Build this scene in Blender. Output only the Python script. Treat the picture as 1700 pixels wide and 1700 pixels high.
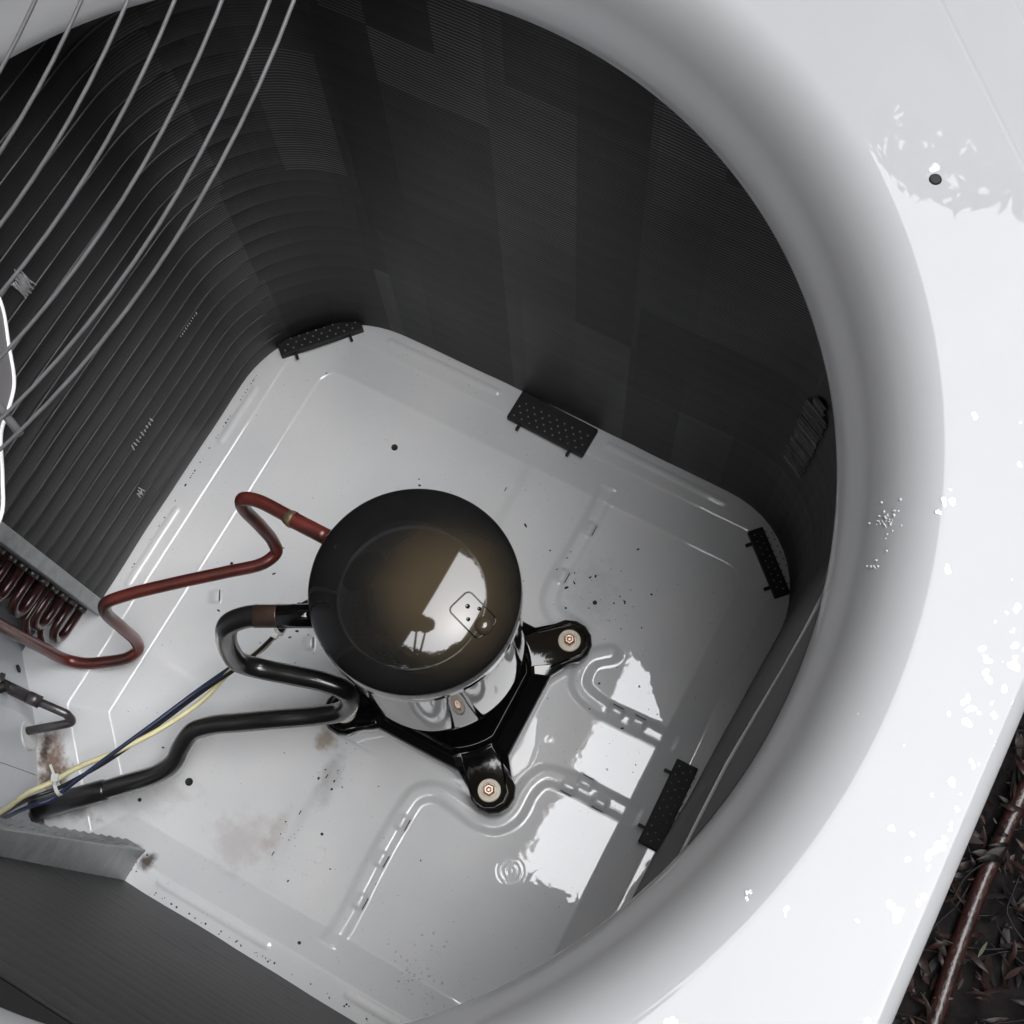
import bpy, bmesh, math, random
from mathutils import Vector, Matrix, noise
from math import radians, pi, sin, cos, hypot, exp
random.seed(7)
scene = bpy.context.scene
for o in list(bpy.data.objects): bpy.data.objects.remove(o)

# ------------------------------------------------------------------ camera
cam_data = bpy.data.cameras.new('camera')
cam = bpy.data.objects.new('camera', cam_data)
scene.collection.objects.link(cam)
scene.camera = cam
cam_data.sensor_fit = 'HORIZONTAL'
cam_data.sensor_width = 36.0
cam_data.lens = 36.0 * 2200.0 / 1700.0
cam_data.clip_start = 0.01
cam_data.clip_end = 200.0
ROT = Matrix(((0.879351734792295, -0.4372688043216646, 0.18851132402293214),
              (0.4743676648750689, 0.8388850237474149, -0.2669217777800451),
              (-0.0414227599123414, 0.3241418049239919, 0.9451011825523463)))
cam.matrix_world = Matrix.Translation((0.26768789, -0.17259577, 1.30824562)) @ ROT.to_4x4()

# ------------------------------------------------------------------ sky, sun, exposure
world = bpy.data.worlds.new('World')
scene.world = world
world.use_nodes = True
wn = world.node_tree.nodes; wl = world.node_tree.links
wn.clear()
SUN_EL, SUN_AZ = radians(71), radians(8)       # azimuth measured from +X towards +Y
sky = wn.new('ShaderNodeTexSky'); sky.sky_type = 'NISHITA'; sky.sun_disc = False
sky.sun_elevation = SUN_EL; sky.sun_rotation = pi/2 - SUN_AZ
sky.air_density = 1.0; sky.dust_density = 1.0; sky.ozone_density = 1.0
hs = wn.new('ShaderNodeHueSaturation'); hs.inputs['Saturation'].default_value = 0.28
bg = wn.new('ShaderNodeBackground'); bg.inputs['Strength'].default_value = 0.15
wo = wn.new('ShaderNodeOutputWorld')
wl.new(sky.outputs[0], hs.inputs['Color']); wl.new(hs.outputs[0], bg.inputs['Color']); wl.new(bg.outputs[0], wo.inputs['Surface'])

sun_data = bpy.data.lights.new('sun', 'SUN')
sun_data.energy = 1.5; sun_data.angle = radians(84); sun_data.color = (1.0, 0.998, 0.99)
sun = bpy.data.objects.new('sun', sun_data); scene.collection.objects.link(sun)
sd = Vector((cos(SUN_EL)*cos(SUN_AZ), cos(SUN_EL)*sin(SUN_AZ), sin(SUN_EL)))
sun.rotation_euler = sd.to_track_quat('Z', 'Y').to_euler()
sun.location = (1, 0, 3)

scene.view_settings.view_transform = 'Standard'
scene.view_settings.look = 'None'
scene.view_settings.gamma = 1.0
scene.view_settings.use_curve_mapping = False
scene.view_settings.exposure = 2.30
scene.render.engine = 'CYCLES'
scene.cycles.max_bounces = 10
scene.cycles.glossy_bounces = 6
scene.cycles.diffuse_bounces = 5
scene.render.resolution_x = scene.render.resolution_y = 1024

# ------------------------------------------------------------------ helpers
COL = scene.collection
def tag(o, label=None, cat=None, group=None, kind=None):
    if label: o['label'] = label
    if cat: o['category'] = cat
    if group: o['group'] = group
    if kind: o['kind'] = kind
    return o
def empty(name, loc, label, cat, group=None):
    o = bpy.data.objects.new(name, None); COL.objects.link(o); o.location = loc
    o.empty_display_size = 0.02
    return tag(o, label, cat, group)
def link(name, me, parent=None, mat=None, loc=(0, 0, 0)):
    if mat is not None and len(me.materials) == 0: me.materials.append(mat)
    o = bpy.data.objects.new(name, me); COL.objects.link(o)
    o.location = loc
    if parent is not None:
        o.parent = parent
        o.location = Vector(loc) - Vector(parent_world(parent))
    return o
def parent_world(p):
    v = Vector(p.location)
    while p.parent is not None:
        p = p.parent; v = v + Vector(p.location)
    return v
def mesh(verts, faces, smooth=False):
    me = bpy.data.meshes.new('m'); me.from_pydata([tuple(v) for v in verts], [], faces)
    me.validate(); me.update()
    if smooth:
        for p in me.polygons: p.use_smooth = True
    return me
def build(name, verts, faces, mat, parent=None, smooth=False, loc=(0, 0, 0)):
    return link(name, mesh(verts, faces, smooth), parent, mat, loc)
def autosmooth(o, ang=35):
    me = o.data
    for p in me.polygons: p.use_smooth = True
    bm = bmesh.new(); bm.from_mesh(me)
    for e in bm.edges:
        if len(e.link_faces) == 2 and e.calc_face_angle(0) > radians(ang): e.smooth = False
    bm.to_mesh(me); bm.free()
    return o
def bevel(o, w, seg=2, ang=40):
    m = o.modifiers.new('bevel', 'BEVEL'); m.width = w; m.segments = seg; m.limit_method = 'ANGLE'; m.angle_limit = radians(ang)
    m.harden_normals = False
    return o
def catmull(pts, sub=8):
    P = [Vector(p) for p in pts]
    P = [P[0]*2-P[1]] + P + [P[-1]*2-P[-2]]
    out = []
    for i in range(1, len(P)-2):
        p0, p1, p2, p3 = P[i-1:i+3]
        t0 = 0; t1 = t0+max((p1-p0).length, 1e-6)**.5; t2 = t1+max((p2-p1).length, 1e-6)**.5; t3 = t2+max((p3-p2).length, 1e-6)**.5
        for k in range(sub):
            t = t1+(t2-t1)*k/sub
            A1 = p0*((t1-t)/(t1-t0))+p1*((t-t0)/(t1-t0)); A2 = p1*((t2-t)/(t2-t1))+p2*((t-t1)/(t2-t1)); A3 = p2*((t3-t)/(t3-t2))+p3*((t-t2)/(t3-t2))
            B1 = A1*((t2-t)/(t2-t0))+A2*((t-t0)/(t2-t0)); B2 = A2*((t3-t)/(t3-t1))+A3*((t-t1)/(t3-t1))
            out.append(B1*((t2-t)/(t2-t1))+B2*((t-t1)/(t2-t1)))
    out.append(P[-2])
    return out
def fillet(pts, r, sub=6):
    """straight runs joined by round bends, as a bent tube is"""
    P = [Vector(p) for p in pts]; out = [P[0]]
    for i in range(1, len(P)-1):
        a, b, c = P[i-1], P[i], P[i+1]
        u = (a-b); v = (c-b); lu, lv = u.length, v.length; u.normalize(); v.normalize()
        ang = u.angle(v)
        if ang > radians(176): out.append(b); continue
        d = min(r/math.tan(ang/2), lu*.49, lv*.49)
        p, q = b+u*d, b+v*d
        for k in range(sub+1):
            t = k/sub
            out.append(p*(1-t)**2 + b*(2*t*(1-t)) + q*t*t)
    out.append(P[-1])
    return out
def tube_geo(path, r, n=14, closed=False, cap=True):
    path = [Vector(p) for p in path]
    N = len(path); V = []; F = []
    T = []
    for i in range(N):
        if closed: t = path[(i+1) % N]-path[i-1]
        else: t = path[min(i+1, N-1)]-path[max(i-1, 0)]
        T.append(t.normalized())
    ref = Vector((0, 0, 1)) if abs(T[0].z) < .9 else Vector((1, 0, 0))
    nrm = (ref-T[0]*ref.dot(T[0])).normalized()
    for i in range(N):
        nrm = (nrm-T[i]*nrm.dot(T[i])).normalized(); bi = T[i].cross(nrm)
        rr = r[i] if isinstance(r, (list, tuple)) else r
        for k in range(n):
            a = 2*pi*k/n; V.append(path[i]+nrm*(rr*cos(a))+bi*(rr*sin(a)))
    M = N if closed else N-1
    for i in range(M):
        for k in range(n):
            j = (i+1) % N
            F.append((i*n+k, i*n+(k+1) % n, j*n+(k+1) % n, j*n+k))
    if cap and not closed:
        F.append(tuple(range(n))[::-1]); F.append(tuple((N-1)*n+k for k in range(n)))
    return V, F
def tube(name, path, r, mat, parent=None, n=14, closed=False, cap=True, loc=(0, 0, 0)):
    V, F = tube_geo(path, r, n, closed, cap)
    o = build(name, V, F, mat, parent, True, loc)
    for p in o.data.polygons:
        if len(p.vertices) > 4: p.use_smooth = False
    return o
def lathe(name, prof, mat, parent=None, n=64, loc=(0, 0, 0), axis=None):
    V = []; F = []
    m = len(prof)
    for (r, z) in prof:
        for k in range(n):
            a = 2*pi*k/n; V.append(Vector((r*cos(a), r*sin(a), z)))
    for i in range(m-1):
        for k in range(n):
            F.append((i*n+k, i*n+(k+1) % n, (i+1)*n+(k+1) % n, (i+1)*n+k))
    if prof[0][0] > 1e-6: F.append(tuple(range(n))[::-1])
    if prof[-1][0] > 1e-6: F.append(tuple((m-1)*n+k for k in range(n)))
    if axis is not None:
        q = Vector(axis).to_track_quat('Z', 'Y'); V = [q @ v for v in V]
    o = build(name, V, F, mat, parent, False, loc)
    return autosmooth(o, 30)
def box_geo(x0, x1, y0, y1, z0, z1):
    V = [(x, y, z) for z in (z0, z1) for y in (y0, y1) for x in (x0, x1)]
    F = [(0, 2, 3, 1), (4, 5, 7, 6), (0, 1, 5, 4), (2, 6, 7, 3), (0, 4, 6, 2), (1, 3, 7, 5)]
    return V, F
def merge(parts):
    V = []; F = []
    for v, f in parts:
        b = len(V); V += list(v); F += [tuple(i+b for i in q) for q in f]
    return V, F
def xf(geo, M): return [M @ Vector(v) for v in geo[0]], geo[1]
def segdist(p, a, b):
    dx, dy = b[0]-a[0], b[1]-a[1]; L = dx*dx+dy*dy
    t = 0 if L == 0 else max(0, min(1, ((p[0]-a[0])*dx+(p[1]-a[1])*dy)/L))
    return hypot(p[0]-a[0]-t*dx, p[1]-a[1]-t*dy)
def sstep(a, b, x):
    t = max(0.0, min(1.0, (x-a)/(b-a))); return t*t*(3-2*t)

# ------------------------------------------------------------------ materials
def mat(name, col, rough=.5, metal=0.0, spec=.5, coat=0.0, coat_r=.03, ior=1.5, var=0.0, vscale=8.0, bump=0.0, bscale=300.0, trans=0.0, rvar=0.0, coat_ior=1.5):
    m = bpy.data.materials.new(name); m.use_nodes = True
    nt = m.node_tree; b = nt.nodes['Principled BSDF']
    b.inputs['Base Color'].default_value = (*col, 1); b.inputs['Roughness'].default_value = rough
    b.inputs['Metallic'].default_value = metal; b.inputs['IOR'].default_value = ior
    b.inputs['Specular IOR Level'].default_value = spec
    b.inputs['Coat Weight'].default_value = coat; b.inputs['Coat Roughness'].default_value = coat_r; b.inputs['Coat IOR'].default_value = coat_ior
    b.inputs['Transmission Weight'].default_value = trans
    tc = nt.nodes.new('ShaderNodeTexCoord')
    if var > 0 or rvar > 0:
        nz = nt.nodes.new('ShaderNodeTexNoise'); nz.inputs['Scale'].default_value = vscale; nz.inputs['Detail'].default_value = 6
        nz.inputs['Roughness'].default_value = .65
        nt.links.new(tc.outputs['Object'], nz.inputs['Vector'])
        if var > 0:
            mr = nt.nodes.new('ShaderNodeMapRange'); mr.inputs[1].default_value = .3; mr.inputs[2].default_value = .7
            mr.inputs[3].default_value = 1-var; mr.inputs[4].default_value = 1+var
            nt.links.new(nz.outputs['Fac'], mr.inputs[0])
            mx = nt.nodes.new('ShaderNodeVectorMath'); mx.operation = 'SCALE'; mx.inputs[0].default_value = col
            nt.links.new(mr.outputs[0], mx.inputs['Scale']); nt.links.new(mx.outputs[0], b.inputs['Base Color'])
        if rvar > 0:
            m2 = nt.nodes.new('ShaderNodeMapRange'); m2.inputs[1].default_value = .3; m2.inputs[2].default_value = .7
            m2.inputs[3].default_value = max(0, rough-rvar); m2.inputs[4].default_value = rough+rvar
            nt.links.new(nz.outputs['Fac'], m2.inputs[0]); nt.links.new(m2.outputs[0], b.inputs['Roughness'])
    if bump > 0:
        nb = nt.nodes.new('ShaderNodeTexNoise'); nb.inputs['Scale'].default_value = bscale; nb.inputs['Detail'].default_value = 4
        nt.links.new(tc.outputs['Object'], nb.inputs['Vector'])
        bp = nt.nodes.new('ShaderNodeBump'); bp.inputs['Strength'].default_value = bump; bp.inputs['Distance'].default_value = .002
        nt.links.new(nb.outputs['Fac'], bp.inputs['Height']); nt.links.new(bp.outputs[0], b.inputs['Normal'])
    return m

def stain_nodes(nt, base_socket_color, spots, tex_scale=60.0):
    """rust / soot blotches at given places, each broken up by noise: returns a colour socket"""
    N = nt.nodes; L = nt.links
    tc = N.new('ShaderNodeTexCoord')
    nz = N.new('ShaderNodeTexNoise'); nz.inputs['Scale'].default_value = tex_scale; nz.inputs['Detail'].default_value = 7; nz.inputs['Roughness'].default_value = .7
    L.new(tc.outputs['Object'], nz.inputs['Vector'])
    cur = base_socket_color
    for (x, y, z, r, sx, sy, ang, col, amt) in spots:
        mp = N.new('ShaderNodeMapping'); mp.vector_type = 'TEXTURE'
        mp.inputs['Location'].default_value = (x, y, z); mp.inputs['Rotation'].default_value = (0, 0, ang); mp.inputs['Scale'].default_value = (r*sx, r*sy, r*3)
        L.new(tc.outputs['Object'], mp.inputs['Vector'])
        ln = N.new('ShaderNodeVectorMath'); ln.operation = 'LENGTH'; L.new(mp.outputs[0], ln.inputs[0])
        ad = N.new('ShaderNodeMath'); ad.operation = 'MULTIPLY_ADD'; ad.inputs[1].default_value = 1.7; L.new(nz.outputs['Fac'], ad.inputs[0]); L.new(ln.outputs['Value'], ad.inputs[2])
        mr = N.new('ShaderNodeMapRange'); mr.interpolation_type = 'SMOOTHSTEP'; mr.inputs[1].default_value = 1.05; mr.inputs[2].default_value = 1.75; mr.inputs[3].default_value = amt; mr.inputs[4].default_value = 0
        L.new(ad.outputs[0], mr.inputs[0])
        mx = N.new('ShaderNodeMix'); mx.data_type = 'RGBA'; mx.inputs[7].default_value = (*col, 1)
        L.new(mr.outputs[0], mx.inputs[0]); L.new(cur, mx.inputs[6]); cur = mx.outputs[2]
    return cur

M = {}
M['cover'] = mat('white_enamel', (.378, .381, .388), .45, spec=.12, coat=.9, coat_r=.012, coat_ior=1.375, var=.03, vscale=7, rvar=0)
M['panel'] = mat('pale_blue_grey_enamel', (.70, .73, .77), .5, coat=.35, coat_r=.2, var=.04, vscale=14)
M['black'] = mat('black_gloss_paint', (.005, .005, .005), .035, ior=1.62, spec=.5, bump=.02, bscale=60)
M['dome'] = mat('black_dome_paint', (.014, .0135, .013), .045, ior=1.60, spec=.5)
M['blackpipe'] = mat('black_sleeve', (.014, .0135, .0135), .28, ior=1.5, var=.2, vscale=25, bump=.05, bscale=90, coat=.7, coat_r=.05)
M['copper'] = mat('red_brown_lacquered_copper', (.115, .022, .016), .34, metal=.2, coat=.35, coat_r=.12, var=.35, vscale=30)
M['copperdark'] = mat('dark_tarnished_copper', (.05, .018, .017), .3, metal=.4, coat=.4, coat_r=.1, var=.5, vscale=60)
M['braze'] = mat('brazed_joint', (.20, .15, .09), .45, metal=.5, var=.5, vscale=150)
M['brownband'] = mat('bare_brown_joint', (.10, .065, .048), .35, metal=.6, var=.3, vscale=80)
M['galv'] = mat('galvanised_steel', (.33, .35, .35), .45, metal=.45, var=.3, vscale=55, bump=.1, bscale=120, rvar=.12)
M['rubber'] = mat('black_plastic', (.005, .005, .005), .6)
M['grommet'] = mat('cream_washer', (.88, .80, .66), .45)
M['boltc'] = mat('yellow_zinc_bolt', (.62, .45, .36), .25, metal=.85)
M['wire_black'] = mat('black_wire', (.012, .012, .013), .3)
M['wire_cream'] = mat('cream_wire', (.78, .72, .42), .4, var=.12, vscale=25)
M['wire_blue'] = mat('blue_wire', (.018, .028, .075), .35, var=.2, vscale=30)
M['tie'] = mat('white_nylon', (.78, .79, .77), .4, trans=.15)
M['guardwire'] = mat('grey_coated_wire', (.155, .155, .16), .35, metal=.2, var=.2, vscale=60)
M['hole'] = mat('dark_hole', (.004, .004, .004), .6)
M['dirt'] = mat('dirt_specks', (.02, .017, .014), .8)
M['fastener'] = mat('grey_steel_fitting', (.13, .12, .12), .35, metal=.7, var=.3, vscale=80)
M['bladeface'] = mat('grey_fan_blade', (.22, .21, .215), .4, metal=.5)
M['bladeedge'] = mat('lit_blade_edge', (.85, .85, .85), .35)  # pale colour paints the blade's lit edge
M['water'] = mat('water', (1, 1, 1), .0, ior=1.33, trans=1.0)

M['beadc'] = mat('sky_pale_water', (.60, .60, .61), .4, coat=1.0, coat_r=.02)  # pale base colour paints the sky's reflection into the drops
M['beadp'] = mat('water_on_grey', (.64, .645, .65), .4, coat=1.0, coat_r=.02)

def cover_creases(m):
    nt = m.node_tree; N = nt.nodes; L = nt.links; b = N['Principled BSDF']
    tc = N.new('ShaderNodeTexCoord'); ab = N.new('ShaderNodeVectorMath'); ab.operation = 'ABSOLUTE'; L.new(tc.outputs['Object'], ab.inputs[0])
    sp = N.new('ShaderNodeSeparateXYZ'); L.new(ab.outputs[0], sp.inputs[0])
    su = N.new('ShaderNodeMath'); su.operation = 'ADD'; L.new(sp.outputs[0], su.inputs[0]); L.new(sp.outputs[1], su.inputs[1])
    tot = None
    for c, w, amp in ((.5850, .0028, 1.0), (.640, .0022, .6)):
        d = N.new('ShaderNodeMath'); d.operation = 'SUBTRACT'; d.inputs[1].default_value = c; L.new(su.outputs[0], d.inputs[0])
        a = N.new('ShaderNodeMath'); a.operation = 'ABSOLUTE'; L.new(d.outputs[0], a.inputs[0])
        k = N.new('ShaderNodeMapRange'); k.interpolation_type = 'SMOOTHSTEP'; k.inputs[1].default_value = 0; k.inputs[2].default_value = w; k.inputs[3].default_value = -amp; k.inputs[4].default_value = 0; L.new(a.outputs[0], k.inputs[0])
        if tot is None: tot = k
        else:
            z = N.new('ShaderNodeMath'); z.operation = 'ADD'; L.new(tot.outputs[0], z.inputs[0]); L.new(k.outputs[0], z.inputs[1]); tot = z
    nz = N.new('ShaderNodeTexNoise'); nz.inputs['Scale'].default_value = 14; nz.inputs['Detail'].default_value = 4; L.new(tc.outputs['Object'], nz.inputs['Vector'])
    mm = N.new('ShaderNodeMath'); mm.operation = 'MULTIPLY_ADD'; mm.inputs[1].default_value = .20; L.new(nz.outputs['Fac'], mm.inputs[0]); L.new(tot.outputs[0], mm.inputs[2])
    bp = N.new('ShaderNodeBump'); bp.inputs['Strength'].default_value = .6; bp.inputs['Distance'].default_value = .0006
    L.new(mm.outputs[0], bp.inputs['Height']); L.new(bp.outputs[0], b.inputs['Normal']); L.new(bp.outputs[0], b.inputs['Coat Normal'])
cover_creases(M['cover'])
def dome_brown_reflection(m):
    # brown reflection of the eave painted on the crown, fading towards the shoulder
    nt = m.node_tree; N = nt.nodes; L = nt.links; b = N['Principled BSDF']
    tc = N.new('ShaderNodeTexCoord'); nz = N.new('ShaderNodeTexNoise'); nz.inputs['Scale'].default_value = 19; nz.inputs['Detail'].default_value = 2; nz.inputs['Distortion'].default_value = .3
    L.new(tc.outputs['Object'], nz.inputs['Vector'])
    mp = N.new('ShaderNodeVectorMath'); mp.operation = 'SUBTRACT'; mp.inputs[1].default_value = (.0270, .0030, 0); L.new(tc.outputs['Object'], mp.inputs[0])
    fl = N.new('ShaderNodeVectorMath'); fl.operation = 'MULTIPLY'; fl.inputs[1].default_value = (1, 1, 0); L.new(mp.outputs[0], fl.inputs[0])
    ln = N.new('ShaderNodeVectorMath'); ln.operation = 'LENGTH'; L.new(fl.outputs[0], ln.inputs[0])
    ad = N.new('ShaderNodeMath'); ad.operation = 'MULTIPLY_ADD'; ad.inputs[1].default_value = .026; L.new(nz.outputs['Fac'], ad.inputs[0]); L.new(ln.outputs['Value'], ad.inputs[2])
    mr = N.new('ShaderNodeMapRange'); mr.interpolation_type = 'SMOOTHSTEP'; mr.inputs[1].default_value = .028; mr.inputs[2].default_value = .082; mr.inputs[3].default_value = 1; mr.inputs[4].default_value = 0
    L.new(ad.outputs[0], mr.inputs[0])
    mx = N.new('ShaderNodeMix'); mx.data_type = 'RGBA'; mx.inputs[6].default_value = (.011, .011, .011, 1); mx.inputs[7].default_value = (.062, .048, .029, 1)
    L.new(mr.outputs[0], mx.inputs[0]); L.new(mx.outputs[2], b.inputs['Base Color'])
dome_brown_reflection(M['dome'])
def tarnish(m, dark, scale):
    nt = m.node_tree; N = nt.nodes; L = nt.links; b = N['Principled BSDF']
    src = b.inputs['Base Color'].links[0].from_socket
    tc = N.new('ShaderNodeTexCoord'); nz = N.new('ShaderNodeTexNoise'); nz.inputs['Scale'].default_value = scale; nz.inputs['Detail'].default_value = 5
    L.new(tc.outputs['Object'], nz.inputs['Vector'])
    mr = N.new('ShaderNodeMapRange'); mr.interpolation_type = 'SMOOTHSTEP'; mr.inputs[1].default_value = .48; mr.inputs[2].default_value = .60; mr.inputs[3].default_value = 0; mr.inputs[4].default_value = .85
    L.new(nz.outputs['Fac'], mr.inputs[0])
    mx = N.new('ShaderNodeMix'); mx.data_type = 'RGBA'; mx.inputs[7].default_value = (*dark, 1)
    L.new(mr.outputs[0], mx.inputs[0]); L.new(src, mx.inputs[6]); L.new(mx.outputs[2], b.inputs['Base Color'])
tarnish(M['copper'], (.045, .016, .014), 16)
tarnish(M['copperdark'], (.018, .012, .012), 30)

# pan: pale grey wet enamel with rust, soot and a fine ripple
def pan_material():
    m = mat('pale_grey_wet_enamel', (.7, .7, .7), .42, coat=1.0, coat_r=.012, coat_ior=1.66)
    nt = m.node_tree; N = nt.nodes; L = nt.links; b = N['Principled BSDF']
    tc = N.new('ShaderNodeTexCoord')
    n1 = N.new('ShaderNodeTexNoise'); n1.inputs['Scale'].default_value = 9; n1.inputs['Detail'].default_value = 6
    L.new(tc.outputs['Object'], n1.inputs['Vector'])
    cr = N.new('ShaderNodeValToRGB'); cr.color_ramp.elements[0].position = .3; cr.color_ramp.elements[1].position = .72
    cr.color_ramp.elements[0].color = (.70, .715, .73, 1); cr.color_ramp.elements[1].color = (.79, .79, .785, 1)
    L.new(n1.outputs['Fac'], cr.inputs[0])
    rust = (.16, .075, .03); soot = (.12, .10, .085); pink = (.36, .26, .24); drk = (.05, .03, .02)
    spots = [(-.262, -.250, .02, .026, 1.0, 1.9, .75, rust, 1.0), (-.2760, -.2400, .02, .011, .7, 2.4, .55, drk, .95), (-.2535, -.2590, .02, .014, 1.7, .9, -.5, drk, .95), (-.1300, -.2810, .02, .012, 1.0, 1.2, 0, drk, .9),
             (-.045, -.098, 0, .014, 1.1, 1.6, .8, (.24, .16, .08), .7),
             (-.148, -.282, .012, .014, 1, 1.3, .2, (.3, .2, .15), .75), (-.22, -.275, .006, .022, 1.5, .7, .2, soot, .55),
             (-.065, -.222, 0, .045, 1, .9, .2, pink, .30), (-.02, -.13, 0, .02, .8, 2.2, .1, soot, .25), (-.04, -.2, 0, .02, .6, 2.2, .1, pink, .3),
             (-.18, -.235, 0, .05, 1.6, .6, .6, soot, .18), (.12, .155, 0, .04, 1, 1.4, .3, soot, .14)]
    col = stain_nodes(nt, cr.outputs[0], spots)
    # fine speckle of grime
    vo = N.new('ShaderNodeTexNoise'); vo.inputs['Scale'].default_value = 420; vo.inputs['Detail'].default_value = 2
    L.new(tc.outputs['Object'], vo.inputs['Vector'])
    mr = N.new('ShaderNodeMapRange'); mr.inputs[1].default_value = .70; mr.inputs[2].default_value = .76; mr.inputs[3].default_value = 0; mr.inputs[4].default_value = .5
    L.new(vo.outputs['Fac'], mr.inputs[0])
    mx = N.new('ShaderNodeMix'); mx.data_type = 'RGBA'; mx.inputs[7].default_value = (.2, .18, .16, 1)
    L.new(mr.outputs[0], mx.inputs[0]); L.new(col, mx.inputs[6]); L.new(mx.outputs[2], b.inputs['Base Color'])
    # water ripple ring where a drop has fallen
    def ring(cx, cy, R, lam, amp):
        mp = N.new('ShaderNodeVectorMath'); mp.operation = 'SUBTRACT'; mp.inputs[1].default_value = (cx, cy, 0)
        L.new(tc.outputs['Object'], mp.inputs[0])
        fl = N.new('ShaderNodeVectorMath'); fl.operation = 'MULTIPLY'; fl.inputs[1].default_value = (1, 1, 0); L.new(mp.outputs[0], fl.inputs[0])
        ln = N.new('ShaderNodeVectorMath'); ln.operation = 'LENGTH'; L.new(fl.outputs[0], ln.inputs[0])
        s = N.new('ShaderNodeMath'); s.operation = 'MULTIPLY'; s.inputs[1].default_value = 2*pi/lam; L.new(ln.outputs['Value'], s.inputs[0])
        c = N.new('ShaderNodeMath'); c.operation = 'COSINE'; L.new(s.outputs[0], c.inputs[0])
        k = N.new('ShaderNodeMapRange'); k.interpolation_type = 'SMOOTHSTEP'; k.inputs[1].default_value = R*.5; k.inputs[2].default_value = R; k.inputs[3].default_value = amp; k.inputs[4].default_value = 0
        L.new(ln.outputs['Value'], k.inputs[0])
        o = N.new('ShaderNodeMath'); o.operation = 'MULTIPLY'; L.new(c.outputs[0], o.inputs[0]); L.new(k.outputs[0], o.inputs[1])
        return o
    r1 = ring(.1775, -.123, .017, .0052, 1.0); r2 = ring(.0069, -.198, .0095, .008, .5); r3 = ring(.152, .005, .006, .006, .6)
    a1 = N.new('ShaderNodeMath'); a1.operation = 'ADD'; L.new(r1.outputs[0], a1.inputs[0]); L.new(r2.outputs[0], a1.inputs[1])
    a2 = N.new('ShaderNodeMath'); a2.operation = 'ADD'; L.new(a1.outputs[0], a2.inputs[0]); L.new(r3.outputs[0], a2.inputs[1])
    nz = N.new('ShaderNodeTexNoise'); nz.inputs['Scale'].default_value = 22; nz.inputs['Detail'].default_value = 3
    L.new(tc.outputs['Object'], nz.inputs['Vector'])
    a3 = N.new('ShaderNodeMath'); a3.operation = 'MULTIPLY_ADD'; a3.inputs[1].default_value = 1.3; L.new(nz.outputs['Fac'], a3.inputs[0]); L.new(a2.outputs[0], a3.inputs[2])
    bp = N.new('ShaderNodeBump'); bp.inputs['Strength'].default_value = .40; bp.inputs['Distance'].default_value = .0004
    L.new(a3.outputs[0], bp.inputs['Height']); L.new(bp.outputs[0], b.inputs['Coat Normal']); 
    return m
M['pan'] = pan_material()

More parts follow.
